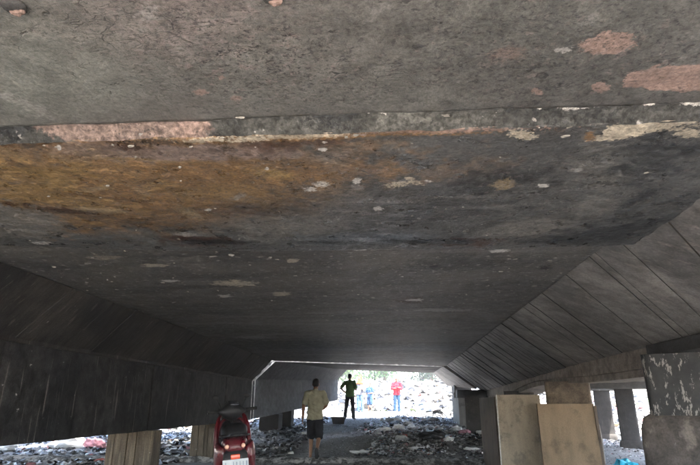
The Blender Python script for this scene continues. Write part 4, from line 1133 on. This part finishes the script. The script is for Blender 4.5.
    if head == 'hair':
        def hr(bm):
            ell(bm, hp(0, -.012, .045), (.083, .096, .088), HR); ell(bm, hp(0, -.045, .0), (.076, .062, .075), HR)
        fuse('hair', hr, HAIR, T, .010, 2)
    elif head == 'scarf':
        def hr(bm):
            ell(bm, hp(0, -.018, .035), (.095, .105, .105), HR); ell(bm, hp(0, -.03, -.05), (.088, .075, .085), HR)
            v, f = loft([[hc + V3((r * 1.25 * math.cos(2 * PI * i / 20), r * math.sin(2 * PI * i / 20) - .01, z)) for i in range(20)] for r, z in ((.07, -.04), (.11, -.14), (.155, -.24), (.15, -.27))])
            vs = [bm.verts.new(p) for p in v]
            for q in f: bm.faces.new([vs[i] for i in q])
        fuse('headscarf', hr, scarf, T, .011, 2)
    elif head == 'cap':
        def hr(bm): ell(bm, hp(0, -.01, .05), (.085, .100, .080), HR); ell(bm, hp(0, .10, .048), (.066, .07, .010), HR)
        fuse('cap', hr, scarf, T, .010, 2)
        def hb_(bm): ell(bm, hp(0, -.04, .0), (.079, .064, .07), HR)
        fuse('hair', hb_, HAIR, T, .010, 1)
    bm = bmesh.new()
    for s in (-1, 1): ell(bm, hp(s * .030, .083, .012), (.013, .008, .007), HR, 2)
    bobj('eyes', bm, EYE, T, True)
    if extra: extra(T)
    return T

walk = dict(la=[(-.185, 0, 1.385), (-.255, -.03, 1.12), (-.275, .03, .87)], ra=[(.185, 0, 1.385), (.245, .02, 1.13), (.16, .22, 1.06)],
            ll=[(-.085, 0, .88), (-.075, .06, .48), (-.085, .02, .085), (-.09, .17, .035)], rl=[(.085, 0, .88), (.095, .03, .47), (.085, -.30, .24), (.09, -.27, .09)], lean=(0, .045, 0), head=(0, .035, 0))
person((-1.76, 12.0, gz(-1.76, 12.0) + .005), math.radians(3), 'person in khaki t-shirt and black shorts walking away along the path', walk, .985, cloth('khaki_jersey', (.36, .35, .255)), cloth('black_shorts_cloth', (.016, .017, .022)), plain('black_rubber_sandal', (.015, .015, .015), .6), shorts=True, voxel=.009, headtilt=-.06)
akimbo = dict(la=[(-.185, 0, 1.385), (-.36, -.06, 1.17), (-.19, .03, 1.0)], ra=[(.185, 0, 1.385), (.235, .03, 1.12), (.16, .22, 1.12)],
              ll=[(-.085, 0, .88), (-.15, .02, .47), (-.20, -.01, .085), (-.23, .14, .03)], rl=[(.085, 0, .88), (.12, .02, .47), (.15, 0, .085), (.17, .15, .03)])
person((-1.66, 20.1, gz(-1.66, 20.1)), math.radians(-12), 'person in green shirt and dark trousers standing with one hand on the hip', akimbo, .94, cloth('green_jersey', (.11, .18, .065)), cloth('charcoal_trousers', (.03, .032, .04)), PLK, voxel=.013)
standf = dict(la=[(-.175, 0, 1.385), (-.22, -.01, 1.13), (-.12, .20, 1.10)], ra=[(.175, 0, 1.385), (.23, -.01, 1.13), (.20, .08, .9)],
              ll=[(-.08, 0, .88), (-.10, .02, .47), (-.12, -.01, .085), (-.14, .14, .03)], rl=[(.08, 0, .88), (.09, .03, .47), (.10, -.02, .085), (.12, .13, .03)])
person((-1.56, 24.6, gz(-1.56, 24.6)), math.radians(170), 'person with orange headscarf and pale blue jeans behind the green shirt', standf, .95, cloth('pale_patterned_top', (.16, .16, .18), .6), cloth('pale_blue_denim', (.07, .12, .18)), PLG, 'long', head='scarf', scarf=cloth('orange_scarf', (.30, .085, .03)), voxel=.013)
person((-1.17, 25.6, gz(-1.17, 25.6)), math.radians(150), 'child in blue clothes with dark hair beside the orange headscarf', standf, .78, cloth('blue_top', (.04, .08, .15)), cloth('blue_shorts_cloth', (.03, .06, .12)), PLG, shorts=True, voxel=.014)
folded = dict(la=[(-.185, 0, 1.385), (-.25, .04, 1.14), (.05, .20, 1.16)], ra=[(.185, 0, 1.385), (.25, .04, 1.14), (-.05, .22, 1.20)],
              ll=[(-.085, 0, .88), (-.10, .02, .47), (-.11, -.01, .085), (-.14, .14, .03)], rl=[(.085, 0, .88), (.10, .02, .47), (.115, 0, .085), (.14, .15, .03)])
person((.10, 27.3, gz(.10, 27.3)), math.radians(184), 'person in red jacket, white cap and blue jeans alone in the far opening', folded, 1.0, cloth('red_jacket', (.30, .018, .03)), cloth('blue_denim', (.018, .045, .09)), PLG, 'long', head='cap', scarf=cloth('white_cap_cloth', (.7, .7, .68)), voxel=.013)

# ================================================================== TREES BEYOND THE BANK
def tree(loc, h, rad, label, seed, col, nl=4200):
    r = np.random.default_rng(seed); T = empty('broadleaf_tree', loc, 0, label, 'tree', None)
    bark = plain('bark', (.11, .085, .06), .9, .2, .3, 8, .5)
    bm = bmesh.new(); tips = []
    cyl(bm, (0, 0, -.3), (.1, 0, h * .45), .20, .13, 10)
    for k in range(18):
        a = 2 * PI * k / 9 + r.random(); rr = rad * r.uniform(.35, .8); z = h * r.uniform(.12, .95)
        b0 = (.1, 0, h * r.uniform(.05, .4)); tip = (rr * math.cos(a), rr * math.sin(a), z)
        m_ = tuple((p + q) / 2 + r.normal(0, .15) for p, q in zip(b0, tip)); cyl(bm, b0, m_, .075, .05, 7); cyl(bm, m_, tip, .05, .02, 7); tips.append(tip); tips.append(m_)
    bobj('trunk', bm, bark, T, True)
    t = NT('leaf_' + str(seed), .6, .3); t.b.inputs['Subsurface Weight'].default_value = 0
    t.color(t.scale(col, t.ss(t.noise(1.2, 3), .3, .7, .6, 1.5)))
    tips = np.array(tips); c = tips[r.integers(0, len(tips), nl)] + r.normal(0, 1, (nl, 3)) * np.array([rad * .22, rad * .22, h * .09])
    u = r.normal(0, 1, (nl, 3)); u /= np.linalg.norm(u, axis=1)[:, None]; w = np.cross(u, r.normal(0, 1, (nl, 3))); w /= np.linalg.norm(w, axis=1)[:, None]
    s = r.uniform(.09, .2, (nl, 1)); V = np.stack([c - u * s, c + w * s * .5, c + u * s, c - w * s * .5], 1).reshape(-1, 3)
    F = [(4 * i, 4 * i + 1, 4 * i + 2, 4 * i + 3) for i in range(nl)]
    me = bpy.data.meshes.new('crown'); me.from_pydata(V.tolist(), [], F); mobj('crown', me, t.m, T)
for k, (x, y, h, rad, lab, col) in enumerate((
    (-5.2, 49, 4.2, 2.6, 'leftmost green tree behind the rubbish bank', (.07, .13, .03)),
    (-.9, 50, 5.2, 3.0, 'green tree behind the rubbish bank, over the red-jacketed person', (.05, .11, .035)),
    (3.4, 51, 4.6, 2.8, 'dark green tree behind the rubbish bank right of the red jacket', (.045, .085, .04)),
    (8.2, 53, 3.6, 2.6, 'rightmost green tree behind the rubbish bank', (.06, .12, .03)))):
    tree((x, y, gz(x, y)), h, rad, lab, 60 + k, col)

# ================================================================== SMOKY AIR
def haze():
    bm = bmesh.new(); box(bm, (0, 25, 5.0), (150, 110, 14.0))
    t = bpy.data.materials.new('thin_smoke'); t.use_nodes = True; nt = t.node_tree; nt.nodes.clear()
    v = nt.nodes.new('ShaderNodeVolumePrincipled'); v.inputs['Color'].default_value = (.93, .95, .97, 1); v.inputs['Density'].default_value = HAZE
    v.inputs['Anisotropy'].default_value = .2
    o = nt.nodes.new('ShaderNodeOutputMaterial'); nt.links.new(v.outputs[0], o.inputs['Volume'])
    tag(bobj('haze', bm, t), 'thin pale smoke hanging in the air', kind='stuff')
if HAZE > 0: haze()
